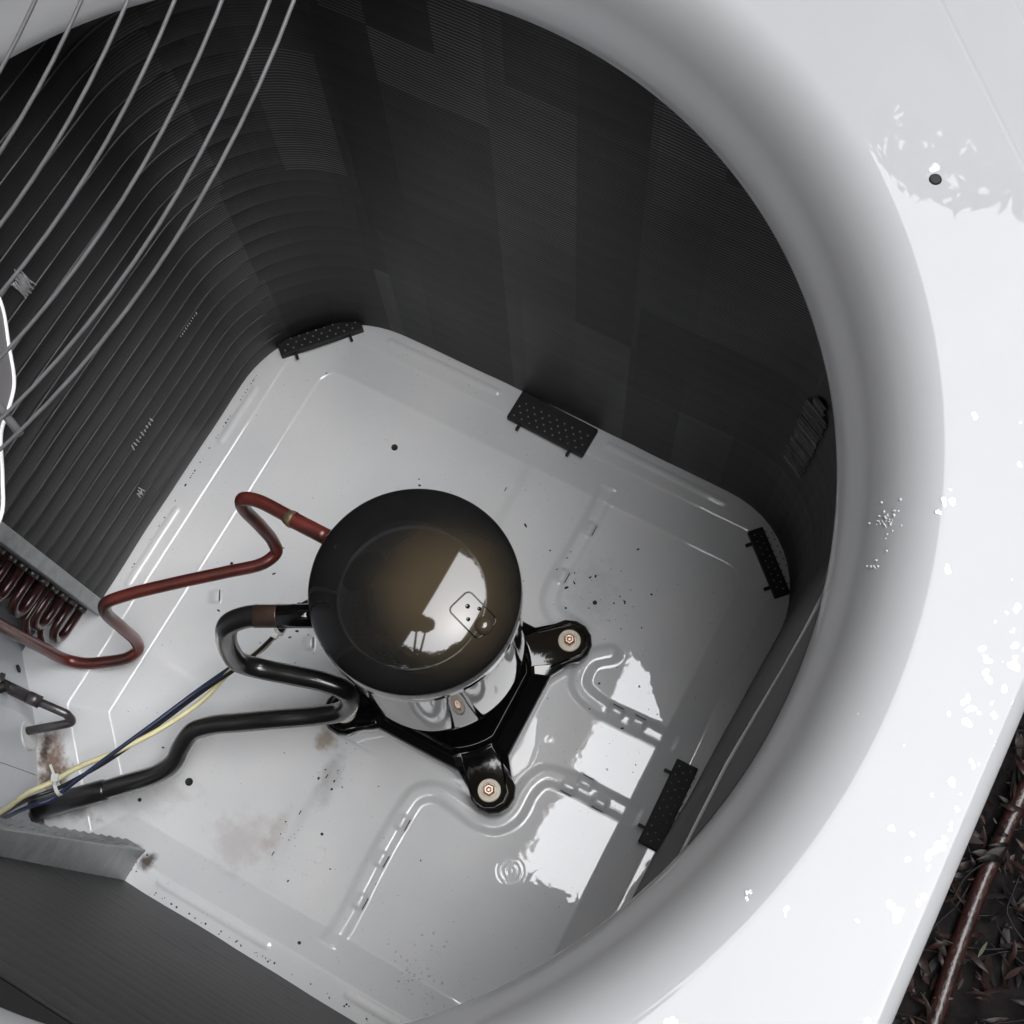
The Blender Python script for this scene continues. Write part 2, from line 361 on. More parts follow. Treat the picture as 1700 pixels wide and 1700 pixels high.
ARC_TOTAL = 1.94
def coil_material():
    """dark aluminium fin pack: fine horizontal ridges, combed and bent in blocks. UV = (arc length, height) in metres"""
    m = mat('dark_aluminium_fins', (.06, .06, .06), .5, metal=.35)
    nt = m.node_tree; N = nt.nodes; L = nt.links; b = N['Principled BSDF']
    uv = N.new('ShaderNodeUVMap'); uv.uv_map = 'UVMap'
    sp = N.new('ShaderNodeSeparateXYZ'); L.new(uv.outputs[0], sp.inputs[0])
    # blocks
    mp = N.new('ShaderNodeMapping'); mp.inputs['Scale'].default_value = (7.5, 6.2, 1); L.new(uv.outputs[0], mp.inputs[0])
    fl = N.new('ShaderNodeVectorMath'); fl.operation = 'FLOOR'; L.new(mp.outputs[0], fl.inputs[0])
    wn_ = N.new('ShaderNodeTexWhiteNoise'); L.new(fl.outputs[0], wn_.inputs['Vector'])
    mp2 = N.new('ShaderNodeMapping'); mp2.inputs['Scale'].default_value = (18, 3.3, 1); mp2.inputs['Location'].default_value = (.3, .2, 0); L.new(uv.outputs[0], mp2.inputs[0])
    fl2 = N.new('ShaderNodeVectorMath'); fl2.operation = 'FLOOR'; L.new(mp2.outputs[0], fl2.inputs[0])
    wn2 = N.new('ShaderNodeTexWhiteNoise'); L.new(fl2.outputs[0], wn2.inputs['Vector'])
    mul = N.new('ShaderNodeMath'); mul.operation = 'MULTIPLY'; L.new(wn_.outputs['Value'], mul.inputs[0]); L.new(wn2.outputs['Value'], mul.inputs[1])
    # fine ridges: period 3.2 mm
    w = N.new('ShaderNodeMath'); w.operation = 'MULTIPLY'; w.inputs[1].default_value = 2*pi/.0034; L.new(sp.outputs['Y'], w.inputs[0])
    ns = N.new('ShaderNodeTexNoise'); ns.inputs['Scale'].default_value = 14; L.new(uv.outputs[0], ns.inputs['Vector'])
    wa = N.new('ShaderNodeMath'); wa.operation = 'MULTIPLY_ADD'; wa.inputs[1].default_value = 5.0; L.new(ns.outputs['Fac'], wa.inputs[0]); L.new(w.outputs[0], wa.inputs[2])
    si = N.new('ShaderNodeMath'); si.operation = 'SINE'; L.new(wa.outputs[0], si.inputs[0])
    p5 = N.new('ShaderNodeMapRange'); p5.inputs[1].default_value = .0; p5.inputs[2].default_value = 1; p5.inputs[3].default_value = 0; p5.inputs[4].default_value = 1; L.new(si.outputs[0], p5.inputs[0])
    amp = N.new('ShaderNodeMapRange'); amp.inputs[1].default_value = .05; amp.inputs[2].default_value = .75; amp.inputs[3].default_value = .05; amp.inputs[4].default_value = 1.0; L.new(mul.outputs[0], amp.inputs[0])
    fac0 = N.new('ShaderNodeMath'); fac0.operation = 'MULTIPLY'; L.new(p5.outputs[0], fac0.inputs[0]); L.new(amp.outputs[0], fac0.inputs[1])
    zone = N.new('ShaderNodeValToRGB'); zr = zone.color_ramp       # ridge sheen painted as paler colour on the far wall and bend, hardly elsewhere
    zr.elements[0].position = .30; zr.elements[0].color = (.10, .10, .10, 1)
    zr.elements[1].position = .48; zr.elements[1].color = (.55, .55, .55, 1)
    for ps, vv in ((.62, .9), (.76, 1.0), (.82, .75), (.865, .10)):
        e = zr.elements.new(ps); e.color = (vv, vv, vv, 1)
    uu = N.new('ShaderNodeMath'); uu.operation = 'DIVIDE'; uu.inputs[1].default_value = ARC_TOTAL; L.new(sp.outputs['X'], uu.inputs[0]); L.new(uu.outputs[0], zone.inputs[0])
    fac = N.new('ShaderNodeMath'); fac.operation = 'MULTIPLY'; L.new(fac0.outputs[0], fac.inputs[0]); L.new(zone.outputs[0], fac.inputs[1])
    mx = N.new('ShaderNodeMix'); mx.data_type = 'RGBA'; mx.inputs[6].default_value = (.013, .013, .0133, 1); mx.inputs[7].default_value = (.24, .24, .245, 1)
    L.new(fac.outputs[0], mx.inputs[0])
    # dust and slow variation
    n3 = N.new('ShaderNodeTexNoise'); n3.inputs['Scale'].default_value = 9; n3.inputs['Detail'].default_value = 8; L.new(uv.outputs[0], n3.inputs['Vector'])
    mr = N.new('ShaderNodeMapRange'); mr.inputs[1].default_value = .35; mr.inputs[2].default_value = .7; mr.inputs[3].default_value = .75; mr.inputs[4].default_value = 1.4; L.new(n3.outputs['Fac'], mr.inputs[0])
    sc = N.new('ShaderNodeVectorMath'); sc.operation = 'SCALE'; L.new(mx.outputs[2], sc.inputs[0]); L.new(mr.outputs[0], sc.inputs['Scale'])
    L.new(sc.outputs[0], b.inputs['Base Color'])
    bp = N.new('ShaderNodeBump'); bp.inputs['Strength'].default_value = .35; bp.inputs['Distance'].default_value = .001
    L.new(fac.outputs[0], bp.inputs['Height']); L.new(bp.outputs[0], b.inputs['Normal'])
    return m
M['coil'] = coil_material()
M['tubeline'] = mat('dull_tube_metal', (.085, .084, .083), .5, metal=.2, var=.5, vscale=40)
M['finbright'] = mat('bright_bent_fins', (.55, .55, .56), .35, metal=.6, var=.4, vscale=200)

# ------------------------------------------------------------------ ground
def ground():
    m = mat('wet_dark_mulch', (.008, .006, .006), .8, spec=.15, var=.8, vscale=45, bump=1.0, bscale=90)
    n = 60; V = []; F = []
    for j in range(n+1):
        for i in range(n+1):
            x = -.6+1.8*i/n*1.0; y = -1.0+2.0*j/n
            z = -.092+.010*noise.noise(Vector((x*9, y*9, 0)))+.006*noise.noise(Vector((x*40, y*40, 3)))
            V.append((x, y, z))
    for j in range(n):
        for i in range(n):
            a = j*(n+1)+i; F.append((a, a+1, a+n+2, a+n+1))
    b = len(V)                                  # apron out to far
    S = 60
    ring_i = [(-.6, -1.0), (1.2, -1.0), (1.2, 1.0), (-.6, 1.0)]
    idx = [0, n, (n+1)*(n+1)-1, (n+1)*n]
    V += [(-S, -S, -.1), (S, -S, -.1), (S, S, -.1), (-S, S, -.1)]
    for k in range(4): F.append((b+k, b+(k+1) % 4, idx[(k+1) % 4], idx[k]))
    o = build('ground', V, F, m, None, True)
    pv = build('bounce_path', *merge([box_geo(.98, 1.98, -3.5, 4.2, -.09, -.062), box_geo(-1.19, .9, -3.5, -1.1, -.09, -.062), box_geo(-1.19, .9, 1.1, 4.2, -.09, -.062)]), mat('bounce_concrete', (.40, .39, .37), .8, var=.15, vscale=8))  # paving added out of view to bounce light up to the soffit
    tag(pv, kind='structure'); tag(o, kind='structure', label='dark wet leafy soil beside the cabinet'); 
ground()
pad = build('concrete_pad', *box_geo(-.43, .43, -.43, .43, -.10, -.045), mat('wet_concrete', (.16, .155, .15), .7, var=.25, vscale=20, bump=.4, bscale=80))
bevel(pad, .008); tag(pad, 'dark concrete slab under the white cabinet', 'slab')

# ------------------------------------------------------------------ cabinet
AX, AY = -.008, -.0093                     # centre of the fan opening
cab = empty('condenser_cabinet', (0, 0, -.045), 'white metal air conditioner cabinet with its round fan opening uncovered', 'air conditioner')

def rounded_r(th, h=.4, rc=.085):
    # distance from (AX, AY) to a rounded square of half-size h
    c, s = cos(th), sin(th)
    lo, hi = .2, .8
    for _ in range(36):
        mid = (lo+hi)/2; x, y = abs(AX+c*mid), abs(AY+s*mid)
        qx, qy = max(x-(h-rc), 0), max(y-(h-rc), 0)
        d = hypot(qx, qy)+min(max(x-(h-rc), y-(h-rc)), 0)-rc
        if d > 0: hi = mid
        else: lo = mid
    return (lo+hi)/2
def top_z(x, y):
    z = .70
    e = (abs(x)+abs(y)-.586)/math.sqrt(2)
    z -= max(0, e)*.055
    return z
FLARE = []
def cover():
    n = 360; prof = []
    V = []; F = []
    inner = [(.3150, .634), (.3130, .634), (.3124, .637), (.3130, .642), (.3165, .6500), (.3200, .6580), (.3222, .6628)]
    # flare: quarter of a superellipse from throat out to the flat top
    rf0, rf1, zf0, zf1 = .3222, .3550, .6628, .70
    NF = 24; sl = [math.tan(radians(68)*(1-(k/NF)**1.25)) for k in range(NF+1)]
    acc = [0]
    for k in range(NF): acc.append(acc[-1]+(sl[k]+sl[k+1])/2)
    flare = [(rf0+(rf1-rf0)*k/NF, zf0+(zf1-zf0)*acc[k]/acc[-1]) for k in range(1, NF+1)]
    FLARE.extend([(rf0, zf0)]+flare)
    rings = []
    NR = 26
    for i in range(n):
        th = 2*pi*i/n; c, s = cos(th), sin(th)
        R = rounded_r(th); col = []
        for r, z in inner+flare: 
            zz = z
            col.append((AX+c*r, AY+s*r, min(zz, top_z(AX+c*r, AY+s*r)-(.70-zz) if z > .69 else zz)))
        for k in range(1, NR+1):
            r = rf1+(R-.008-rf1)*k/NR
            x, y = AX+c*r, AY+s*r
            col.append((x, y, top_z(x, y)))
        x, y = AX+c*(R-.008), AY+s*(R-.008); zt = top_z(x, y)
        for k in range(1, 7):
            a = (pi/2)*k/6; rr = R-.008+.008*sin(a); col.append((AX+c*rr, AY+s*rr, zt-.008*(1-cos(a))))
        col.append((AX+c*R, AY+s*R, .655)); col.append((AX+c*(R-.0015), AY+s*(R-.0015), .655)); 
        rings.append(col)
    m = len(rings[0])
    for col in rings: V += col
    for i in range(n):
        j = (i+1) % n
        for k in range(m-1): F.append((i*m+k, i*m+k+1, j*m+k+1, j*m+k))
    o = build('top_cover', V, F, M['cover'], cab, True)
    autosmooth(o, 40)
    return o
top_cover = cover()
def shoulder_deck():
    # deck under the flare that closes the gap between orifice and coil
    n = 96; V = []; F = []
    for i in range(n):
        th = 2*pi*i/n; c, s = cos(th), sin(th); R = rounded_r(th)-.004
        V += [(AX+c*.3165, AY+s*.3165, .640), (AX+c*R, AY+s*R, .652)]
    for i in range(n):
        j = (i+1) % n; F.append((2*i, 2*i+1, 2*j+1, 2*j))
    return build('cover_underside', V, F, M['panel'], cab)
shoulder_deck()
# side walls with louvre slats
for k in range(4):
    a = k*pi/2
    Rm = Matrix.Rotation(a, 4, 'Z')
    w = build('side_panel', *xf(box_geo(-.315, .315, .383, .386, -.03, .656), Rm), M['cover'], cab)
    for q in range(22):
        z = .01+q*.027
        V, F = xf(([(-.29, .3862, z), (.29, .3862, z), (.29, .3935, z-.006), (-.29, .3935, z-.006), (.29, .3862, z-.016), (-.29, .3862, z-.016)], [(0, 1, 2, 3), (3, 2, 4, 5)]), Rm)
        build('louvre', V, F, M['cover'], w)
    # rounded corner post
    V = []; F = []
    for i in range(9):
        t = a+pi/2*i/8
        for z in (-.03, .656): V.append((.315*(cos(a)-sin(a))*1+.071*cos(t), .315*(sin(a)+cos(a))+.071*sin(t), z))
    for i in range(8): F.append((2*i, 2*i+2, 2*i+3, 2*i+1))
    build('corner_post', V, F, M['cover'], cab, True)

# screw hole in the cover
lathe('screw_hole', [(0, .0006), (.0026, .0006), (.0030, .0009), (.0034, .0001)], M['hole'], cab, 20, (.2557, .2636, .7000))

# ------------------------------------------------------------------ base pan (height field)
def poly_d(p, line): return min(segdist(p, line[i], line[i+1]) for i in range(len(line)-1))
LINE_A1 = [(-.0015, .262), (-.001, .16), (-.004, .02)]
LINE_A2 = [(-.036, -.089), (-.0245, -.126), (-.0275, -.262)]
LINE_B = [(.0848, .262), (.0847, .1967), (.0828, .150), (.087, .130), (.100, .119), (.125, .118)]
LINE_C = [(.166, .110), (.1520, .0975), (.1487, .0839), (.1533, .067), (.1725, .0585), (.2397, .0585), (.285, .0593)]
LINE_D = catmull([(p[0], p[1], 0) for p in [(.0585, -.262), (.0605, -.2391), (.0588, -.1734), (.0598, -.1213), (.0623, -.1049), (.072, -.0945), (.0843, -.0906), (.1071, -.0925), (.1271, -.0948), (.1443, -.0906), (.1548, -.0751), (.1562, -.0454), (.1637, -.0287), (.1802, -.023), (.247, -.0214), (.285, -.0212)]], 5)
LINE_D = [(p.x, p.y) for p in LINE_D]
LB = [(p.x, p.y) for p in catmull([(*p, 0) for p in LINE_B], 5)]; LC = [(p.x, p.y) for p in catmull([(*p, 0) for p in LINE_C], 5)]
SHELF_RIBS = [((-.1962, .300), (-.0664, .301)), ((.0665, .301), (.1987, .299)), ((-.2985, .1851), (-.2985, .1183)), ((-.2990, .0311), (-.299, -.059)), ((-.1077, -.290), (.0113, -.290)), ((.1004, -.291), (.19, -.291))]
TABS = [(.0916, .2173, 'y', 1), (.0902, .1594, 'y', 1), (.0684, -.1329, 'y', 1), (.0674, -.172, 'y', 1), (.0692, -.2152, 'y', 1), (.1976, .0645, 'x', 1), (.2216, .0650, 'x', 1), (.1905, -.0322, 'x', -1), (.2239, -.0317, 'x', -1),
        (-.2172, -.0236, 'd', 1), (-.1056, -.0208, 'd', 1), (-.0228, -.1291, 'y', -1), (-.0283, -.1716, 'y', -1), (-.0314, -.2172, 'y', -1), (-.010, .216, 'y', -1), (.2028, -.0105, 'x', 1)]
def inset(x, y):
    # signed distance inside the square floor (with the corner by the valves cut off): >0 inside
    d1 = min(.29-abs(x+.006), .288-abs(y))
    # rounding of corners
    h, rc = .2835, .055
    qx, qy = max(abs(x+.0012)-(h-rc), 0), max(abs(y)-(h-rc), 0)
    d = -(hypot(qx, qy)+min(max(abs(x+.0012)-(h-rc), abs(y)-(h-rc)), 0)-rc)
    cut = (x+.0+y+.476)/math.sqrt(2)          # diagonal at the service corner
    return min(d, cut)
def pan_z(x, y):
    d = inset(x, y)
    t = (d-.0005)/.0325; e = .012
    t = 0 if t < -e else 1 if t > 1+e else (t+e)**2/(4*e) if t < e else 1-(1+e-t)**2/(4*e) if t > 1-e else t
    z = .0245*(1-t)
    if d > .02:
        k = sstep(.02, .045, d)
        def ridge(dist, w, h): return h*(1-sstep(w*.25, w, dist))
        z += ridge(poly_d((x, y), LB), .0125, .0030)
        z += ridge(poly_d((x, y), LC), .0125, .0034)
        z += ridge(poly_d((x, y), LINE_D), .0125, .0034)
        for ln, y0, y1 in ((LINE_A1, -.02, .27), (LINE_A2, -.27, -.06)):
            if y0 < y < y1:
                xl = next((a[0]+(b[0]-a[0])*(y-a[1])/(b[1]-a[1]) for a, b in zip(ln, ln[1:]) if min(a[1], b[1]) <= y <= max(a[1], b[1])), None)
                if xl is not None: z += k*.0017*sstep(-.006, .006, x-xl)*(1-sstep(.01, .055, x-xl))
    if d < .0:
        for a, b in SHELF_RIBS:
            q = segdist((x, y), a, b)
            if q < .008: z += .0011*(1-sstep(.0015, .0045, q))
    for tx, ty, ax, sg in TABS:
        dx, dy = x-tx, y-ty
        if abs(dx) < .02 and abs(dy) < .02:
            if ax == 'x': u, v = dx, dy*sg
            elif ax == 'y': u, v = dy, dx*sg
            else: u, v = (dx*.5-dy*.87), (dx*.87+dy*.5)
            if abs(u) < .0085 and -.014 < v < .002:
                z += (.0032 if sg*(1 if ax != 'y' else 1) > 0 or ax == 'x' else .0003)*(1-sstep(.005, .0085, abs(u)))*(1-sstep(-.001, .0012, v))*sstep(-.014, -.003, v)
    return z
def base_pan():
    n = 430; lo, hi = -.355, .345; V = []; F = []
    st = (hi-lo)/n
    for j in range(n+1):
        for i in range(n+1):
            x = lo+st*i; y = -.345+st*j
            V.append((x, y, pan_z(x, y)))
    for j in range(n):
        for i in range(n):
            x, y = lo+st*(i+.5), -.345+st*(j+.5)
            if (x+y) < -.5345+0.0 : continue
            a = j*(n+1)+i; F.append((a, a+1, a+n+2, a+n+1))
    o = build('base_pan', V, F, M['pan'], cab, True)
    bm = bmesh.new(); bm.from_mesh(o.data)
    loose = [v for v in bm.verts if not v.link_faces]; bmesh.ops.delete(bm, geom=loose, context='VERTS')
    bm.to_mesh(o.data); bm.free()
    return o
base_pan()
# small stamped slots behind each tab, drain holes and studs
for tx, ty, ax, sg in TABS:
    w = .0058 if not (ax == 'y' and sg < 0) else .0022; t = .0004
    zz = max(pan_z(tx+(.0018*sg if ax == 'y' else 0), ty+(.0018*sg if ax == 'x' else 0)), pan_z(tx, ty))
    if ax == 'x': g = box_geo(-w, w, -t, t, -.0005, .0005); g = xf(g, Matrix.Translation((tx, ty+sg*.0012, zz)))
    elif ax == 'y': g = box_geo(-t, t, -w, w, -.0005, .0005); g = xf(g, Matrix.Translation((tx+sg*.0012, ty, zz)))
    else: g = xf(box_geo(-w, w, -t, t, -.0005, .0005), Matrix.Translation((tx, ty+.0005, zz+.0006)) @ Matrix.Rotation(-1.05, 4, 'Z'))
    build('slot', *g, M['hole'], cab)
for (x, y, r) in [(-.1389, .2029, .0034), (-.1423, -.1981, .0038), (.0003, -.179, .0014), (.036, -.274, .0016), (-.1761, -.2359, .0018), (.128, .150, .0022), (-.225, .012, .0015)]:
    z = pan_z(x, y)
    lathe('drain_hole', [(0, z+.0006), (r*.55, z+.0006), (r, z+.0012), (r*1.05, z+.0001)], M['hole'], cab, 18, (x, y, 0))

tube('stamped_ring', [(.0069+.0078*cos(2*pi*k/40), -.198+.0078*sin(2*pi*k/40), pan_z(.0069, -.198)) for k in range(40)], .00045, M['pan'], cab, 6, closed=True)
# service corner panels
def panel_wall(name, pts, z0, z1, mt, th=.0015):
    V = []; F = []
    for (x, y) in pts: V += [(x, y, z0), (x, y, z1)]
    for i in range(len(pts)-1): F.append((2*i, 2*i+2, 2*i+3, 2*i+1))
    o = build(name, V, F, mt, cab)
    so = o.modifiers.new('solid', 'SOLIDIFY'); so.thickness = th; so.offset = 0
    return o
panel_wall('service_panel', [(-.383, -.1400), (-.3500, -.1750), (-.3036, -.2199), (-.2702, -.2628)], -.02, .638, M['panel'])
panel_wall('service_panel', [(-.2698, -.2634), (-.2475, -.2925), (-.205, -.3400), (-.17, -.3700)], -.02, .638, M['panel'])
lathe('panel_hole', [(0, 0), (.0042, 0), (.0042, .001), (0, .001)], M['hole'], cab, 16, (-.3385, -.1845, .045), (.69, .72, 0))
g = tube('panel_clip', [(-.322, -.214, .105), (-.309, -.202, .106)], .0052, M['rubber'], cab, 12)

# ------------------------------------------------------------------ coil
coil = empty('condenser_coil', (0, 0, .02), 'tall dark finned condenser coil lining the inside of the cabinet walls', 'coil')
def coil_path(off=0.0):
    # inner face running: bottom wall end -> right -> top -> left wall end
    P = [(-.138, -.304-off), (.22, -.309-off)]
    def arc(cx, cy, r, a0, a1, n=12): return [(cx+r*cos(a0+(a1-a0)*k/n), cy+r*sin(a0+(a1-a0)*k/n)) for k in range(n+1)]
    R = .075
    P += arc(.296-R, -.309+R, R+off, -pi/2, 0)
    P += [(.289+off, -.16), (.2915+off, -.05), (.297+off, .03)]
    R2 = .108
    P += arc(.305-R2, .311-R2, R2+off, 0, pi/2)
    P += [(.0, .313+off)]
    P += arc(-.312+R+.055, .313-R-.055, R+.055+off, pi/2, pi, 18)
    P += [(-.313-off, .0), (-.3125-off, -.086)]
    out = []
    for i in range(len(P)-1):
        a, b = P[i], P[i+1]; L = hypot(b[0]-a[0], b[1]-a[1]); k = max(1, int(L/.02))
        for q in range(k): out.append((a[0]+(b[0]-a[0])*q/k, a[1]+(b[1]-a[1])*q/k))
    out.append(P[-1]); return out
def coil_rows():
    pin = coil_path(0); n = len(pin)
    nor = []
    for i in range(n):
        a, b = pin[max(i-1, 0)], pin[min(i+1, n-1)]; t = Vector((b[0]-a[0], b[1]-a[1], 0)).normalized(); nor.append(Vector((t.y, -t.x, 0)))
    arc = [0]
    for i in range(1, n): arc.append(arc[-1]+hypot(pin[i][0]-pin[i-1][0], pin[i][1]-pin[i-1][1]))
    print('ARC', arc[-1], [(round(arc[i]/arc[-1], 3), pin[i]) for i in range(0, n, 8)])
    ARC_LEFT = arc[-1]-.33
    pitch = .0254; rows = 24; z0 = .026
    prof = [(.0011, .0), (.0006, .0030), (.0001, .0080), (0, .0127), (.0001, .0175), (.0006, .0224), (.0011, .0254), (.036, .0250), (.036, 0)]
    for q in range(rows):
        V = []; F = []; uvs = []
        for i in range(n):
            deep = .14+.56*sstep(ARC_LEFT-.12, ARC_LEFT+.06, arc[i])
            for (d, h) in prof:
                d = d*deep if d < .01 else d
                jit = .0010*noise.noise(Vector((arc[i]*16, 0, 0)))+.00015*noise.noise(Vector((arc[i]*30, q*3.1, 0)))
                V.append((pin[i][0]+nor[i].x*(d+jit), pin[i][1]+nor[i].y*(d+jit), z0+q*pitch+h)); uvs.append((arc[i], z0+q*pitch+h))
        m = len(prof)
        for i in range(n-1):
            for k in range(m):
                F.append((i*m+k, (i+1)*m+k, (i+1)*m+(k+1) % m, i*m+(k+1) % m))
        F.append(tuple(range(m))); F.append(tuple((n-1)*m+k for k in range(m))[::-1])
        me = bpy.data.meshes.new('fin_row'); me.from_pydata(V, [], F); me.update()
        ul = me.uv_layers.new(name='UVMap')
        for lp in me.loops: ul.data[lp.index].uv = uvs[lp.vertex_index]
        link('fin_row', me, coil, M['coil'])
        # tube glinting in the groove between rows
        pl = [Vector((pin[i][0]+nor[i].x*.0006, pin[i][1]+nor[i].y*.0006, z0+q*pitch-.0004)) for i in range(n) if pin[i][0] < -.29]
        if q: tube('coil_tube', pl, .0008, M['tubeline'], coil, 5)
coil_rows()
def coil_cap():
    pin0 = coil_path(0); n = len(pin0); V = []; F = []; pin = []; pout = []
    for i in range(n):
        a, b = pin0[max(i-1, 0)], pin0[min(i+1, n-1)]; t = Vector((b[0]-a[0], b[1]-a[1], 0)).normalized()
        pin.append((pin0[i][0]+t.y*.002, pin0[i][1]-t.x*.002)); pout.append((pin0[i][0]+t.y*.075, pin0[i][1]-t.x*.075))
    for i in range(n):
        for (p, z) in ((pin[i], .6362), (pin[i], .6392), (pout[min(i, len(pout)-1)], .6392)): V.append((p[0], p[1], z))
    for i in range(n-1):
        for k in (0, 1): F.append((i*3+k, i*3+k+1, i*3+3+k+1, i*3+3+k))
    build('top_dark_strip', V, F, M['dark_strip'], coil)  # dark sheet added to darken the sky-lit coil top
M['dark_strip'] = mat('dark_grey_strip', (.012, .012, .012), .6, spec=.1)
coil_cap()
def plate(name, x0, x1, y0, y1, z0, z1): return bevel(build(name, *box_geo(x0, x1, y0, y1, z0, z1), M['galv'], coil), .0012)
plate('end_plate', -.349, -.3045, -.1010, -.0868, .012, .652)
ep2 = plate('end_plate', -.1505, -.1385, -.345, -.2715, .012, .652)
for v in ep2.data.vertices: v.co.y -= .036*(v.co.z+.0)
# scalloped fin edge on the end plate of the near coil
geo = []
for k in range(58):
    z = .02+k*.0109
    geo.append(xf(box_geo(-.0065, .0065, -.0006, .0006, 0, .0098), Matrix.Translation((-.1510, -.2712-.036*z+.0012*(k % 2), z)) @ Matrix.Rotation(.28, 4, 'X')))
o = build('plate_teeth', *merge(geo), M['galv'], coil); tag(o, kind='stuff')
# u-bends of the left coil
first = None
for q in range(0, 23):
    if q % 2: continue
    z = .028+q*.0254
    if q in (6, 14): pass
    path = [(-.3255, -.098, z)]+[(-.3255, -.128-.0127*sin(pi*k/8)*1.1, z+.0127*(1-cos(pi*k/8))) for k in range(9)]+[(-.3255, -.098, z+.0254)]
    if first is None:
        first = tube('u_bend', path, .0046, M['copperdark'], coil, 10); first_z = z
        ub = [first]
    else:
        c = first.copy(); COL.objects.link(c); c.parent = coil; c.location = first.location+Vector((0, 0, z-first_z))
for q in range(0, 23):
    z = .028+q*.0254
    c = tube('u_bend_collar', [(-.3255, -.1005, z), (-.3255, -.1065, z)], .0059, M['fastener'], coil, 10) if q == 0 else c.copy()
    if q: COL.objects.link(c); c.location = c.location+Vector((0, 0, .0254))
# second row of bends behind
for q in range(1, 22, 2):
    c = first.copy(); COL.objects.link(c); c.parent = coil; c.location = first.location+Vector((-.016, .006, .0254*q-.0127))
# header pipe of the left coil with stubs
hd = fillet([(-.3085, -.1535, .040), (-.3150, -.1560, .075), (-.3190, -.158, .30), (-.320, -.158, .58)], .02)
# bright bent fins
def bent(cx, cy, cz, t, n, w, h, seed):
    rnd = random.Random(seed); geo = []
    for k in range(n):
        a = (k/n-.5)*w; L = h*(.5+.5*rnd.random())
        geo.append(xf(box_geo(-.0003, .0003, -.0004, .0006, -L/2, L/2), Matrix.Translation((cx+t[0]*a, cy+t[1]*a, cz+rnd.uniform(-.1, .1)*h)) @ Matrix.Rotation(rnd.uniform(-.25, .25), 4, 'X') @ Matrix.Rotation(rnd.uniform(-.2, .2), 4, 'Y')))
    o = build('bent_and_lit_fins', *merge(geo), M['finbright'], coil); tag(o, kind='stuff', label='small bright patch of bent fins')
bent(-.3118, .060, .448, (0, 1), 22, .012, .030, 1)
bent(-.3118, .0615, .155, (0, 1), 9, .036, .008, 2)
bent(-.3118, .165, .2, (0, 1), 10, .03, .003, 3)
bent(-.3118, .020, .02+.07, (0, 1), 5, .008, .014, 4)

geo = []; rp = random.Random(9)  # pale stripes painting a spot of light on the corner fins
for k in range(52):
    z = .19+k*.0028
    a = rp.uniform(-.0015, .0015); w = .0125*(1 if k < 46 else .5)
    geo.append(xf(box_geo(-w, w, -.0004, .0010, 0, .0013), Matrix.Translation((.2475+a, .2960, z)) @ Matrix.Rotation(-.50, 4, 'Z')))
o = build('bent_and_lit_fins', *merge(geo), mat('lit_fin_stripes', (.16, .16, .165), .4, metal=.4, var=.6, vscale=60), coil); tag(o, kind='stuff')

# ------------------------------------------------------------------ drain pads under the coil
def coil_pad(x, y, ang, L, W, label, nd=(9, 4)):
    t = empty('coil_pad', (x, y, .0245), label, 'pad', 'black plastic pads under the coil')
    Rz = Matrix.Translation((x, y, .0245)) @ Matrix.Rotation(ang, 4, 'Z')
    g = box_geo(-L/2, L/2, -.002, W, 0, .008)
    b = build('pad_block', *xf(g, Rz), M['rubber'], t); bevel(b, .001)
    geo = []
    for j in range(nd[1]):
        for i in range(nd[0]):
            px = -L/2+.006+(L-.012)*(i+.5*(j % 2))/(nd[0]-.5); py = .003+j*.0058
            V = []; F = []
            for k in range(6): a = k*pi/3; V.append((px+.0011*cos(a), py+.0011*sin(a), .008))
            V.append((px, py, .0095))
            for k in range(6): F.append((k, (k+1) % 6, 6))
            geo.append((V, F))
    s = build('stud_pattern', *xf(merge(geo), Rz), M['studs'], t); tag(s, kind='stuff')
    for sx in (-.33, .33):
        pl = build('peg', *xf(box_geo(sx*L-.0015, sx*L+.0015, -.0085, 0, .001, .005), Rz), M['rubber'], t)
    return t
M['studs'] = mat('grey_pad_studs', (.25, .25, .25), .4)
coil_pad(.0035, .2785, pi*0-.03, .0905, .032, 'black dotted plastic pad at the middle of the top coil wall')
coil_pad(-.2600, .2640, radians(47.5), .0925, .016, 'black plastic pad across the upper left corner of the pan')
coil_pad(.2735, -.0010, radians(-90+1.0), .0870, .020, 'black dotted plastic pad under the right coil wall')
coil_pad(.2615, .2560, radians(-43.0), .0730, .014, 'black plastic pad in the shaded far right corner of the pan')

# ------------------------------------------------------------------ compressor
CX, CY = .0375, .0122
comp = empty('compressor', (CX, CY, .0), 'shiny black round compressor standing in the middle of the grey pan', 'compressor')
prof = []
for k in range(0, 25):
    a = (pi/2)*k/24; prof.append((max(.082*sin(a), 0), .335+.030*cos(a)))
prof += [(.0822, .325), (.0822, .3125), (.0812, .3105), (.0796, .3100)]
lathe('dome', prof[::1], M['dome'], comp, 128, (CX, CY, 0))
body = [(.0794, .3105), (.0787, .25), (.0785, .168), (.0778, .155), (.0755, .138), (.0715, .115), (.0640, .080), (.0560, .055), (.0480, .042), (0, .038)]
lathe('shell', body, M['black'], comp, 128, (CX, CY, 0))
def dome_z(x, y):
    q = ((x-CX)**2+(y-CY)**2)/.082**2
    return .335+.030*math.sqrt(max(0, 1-q))
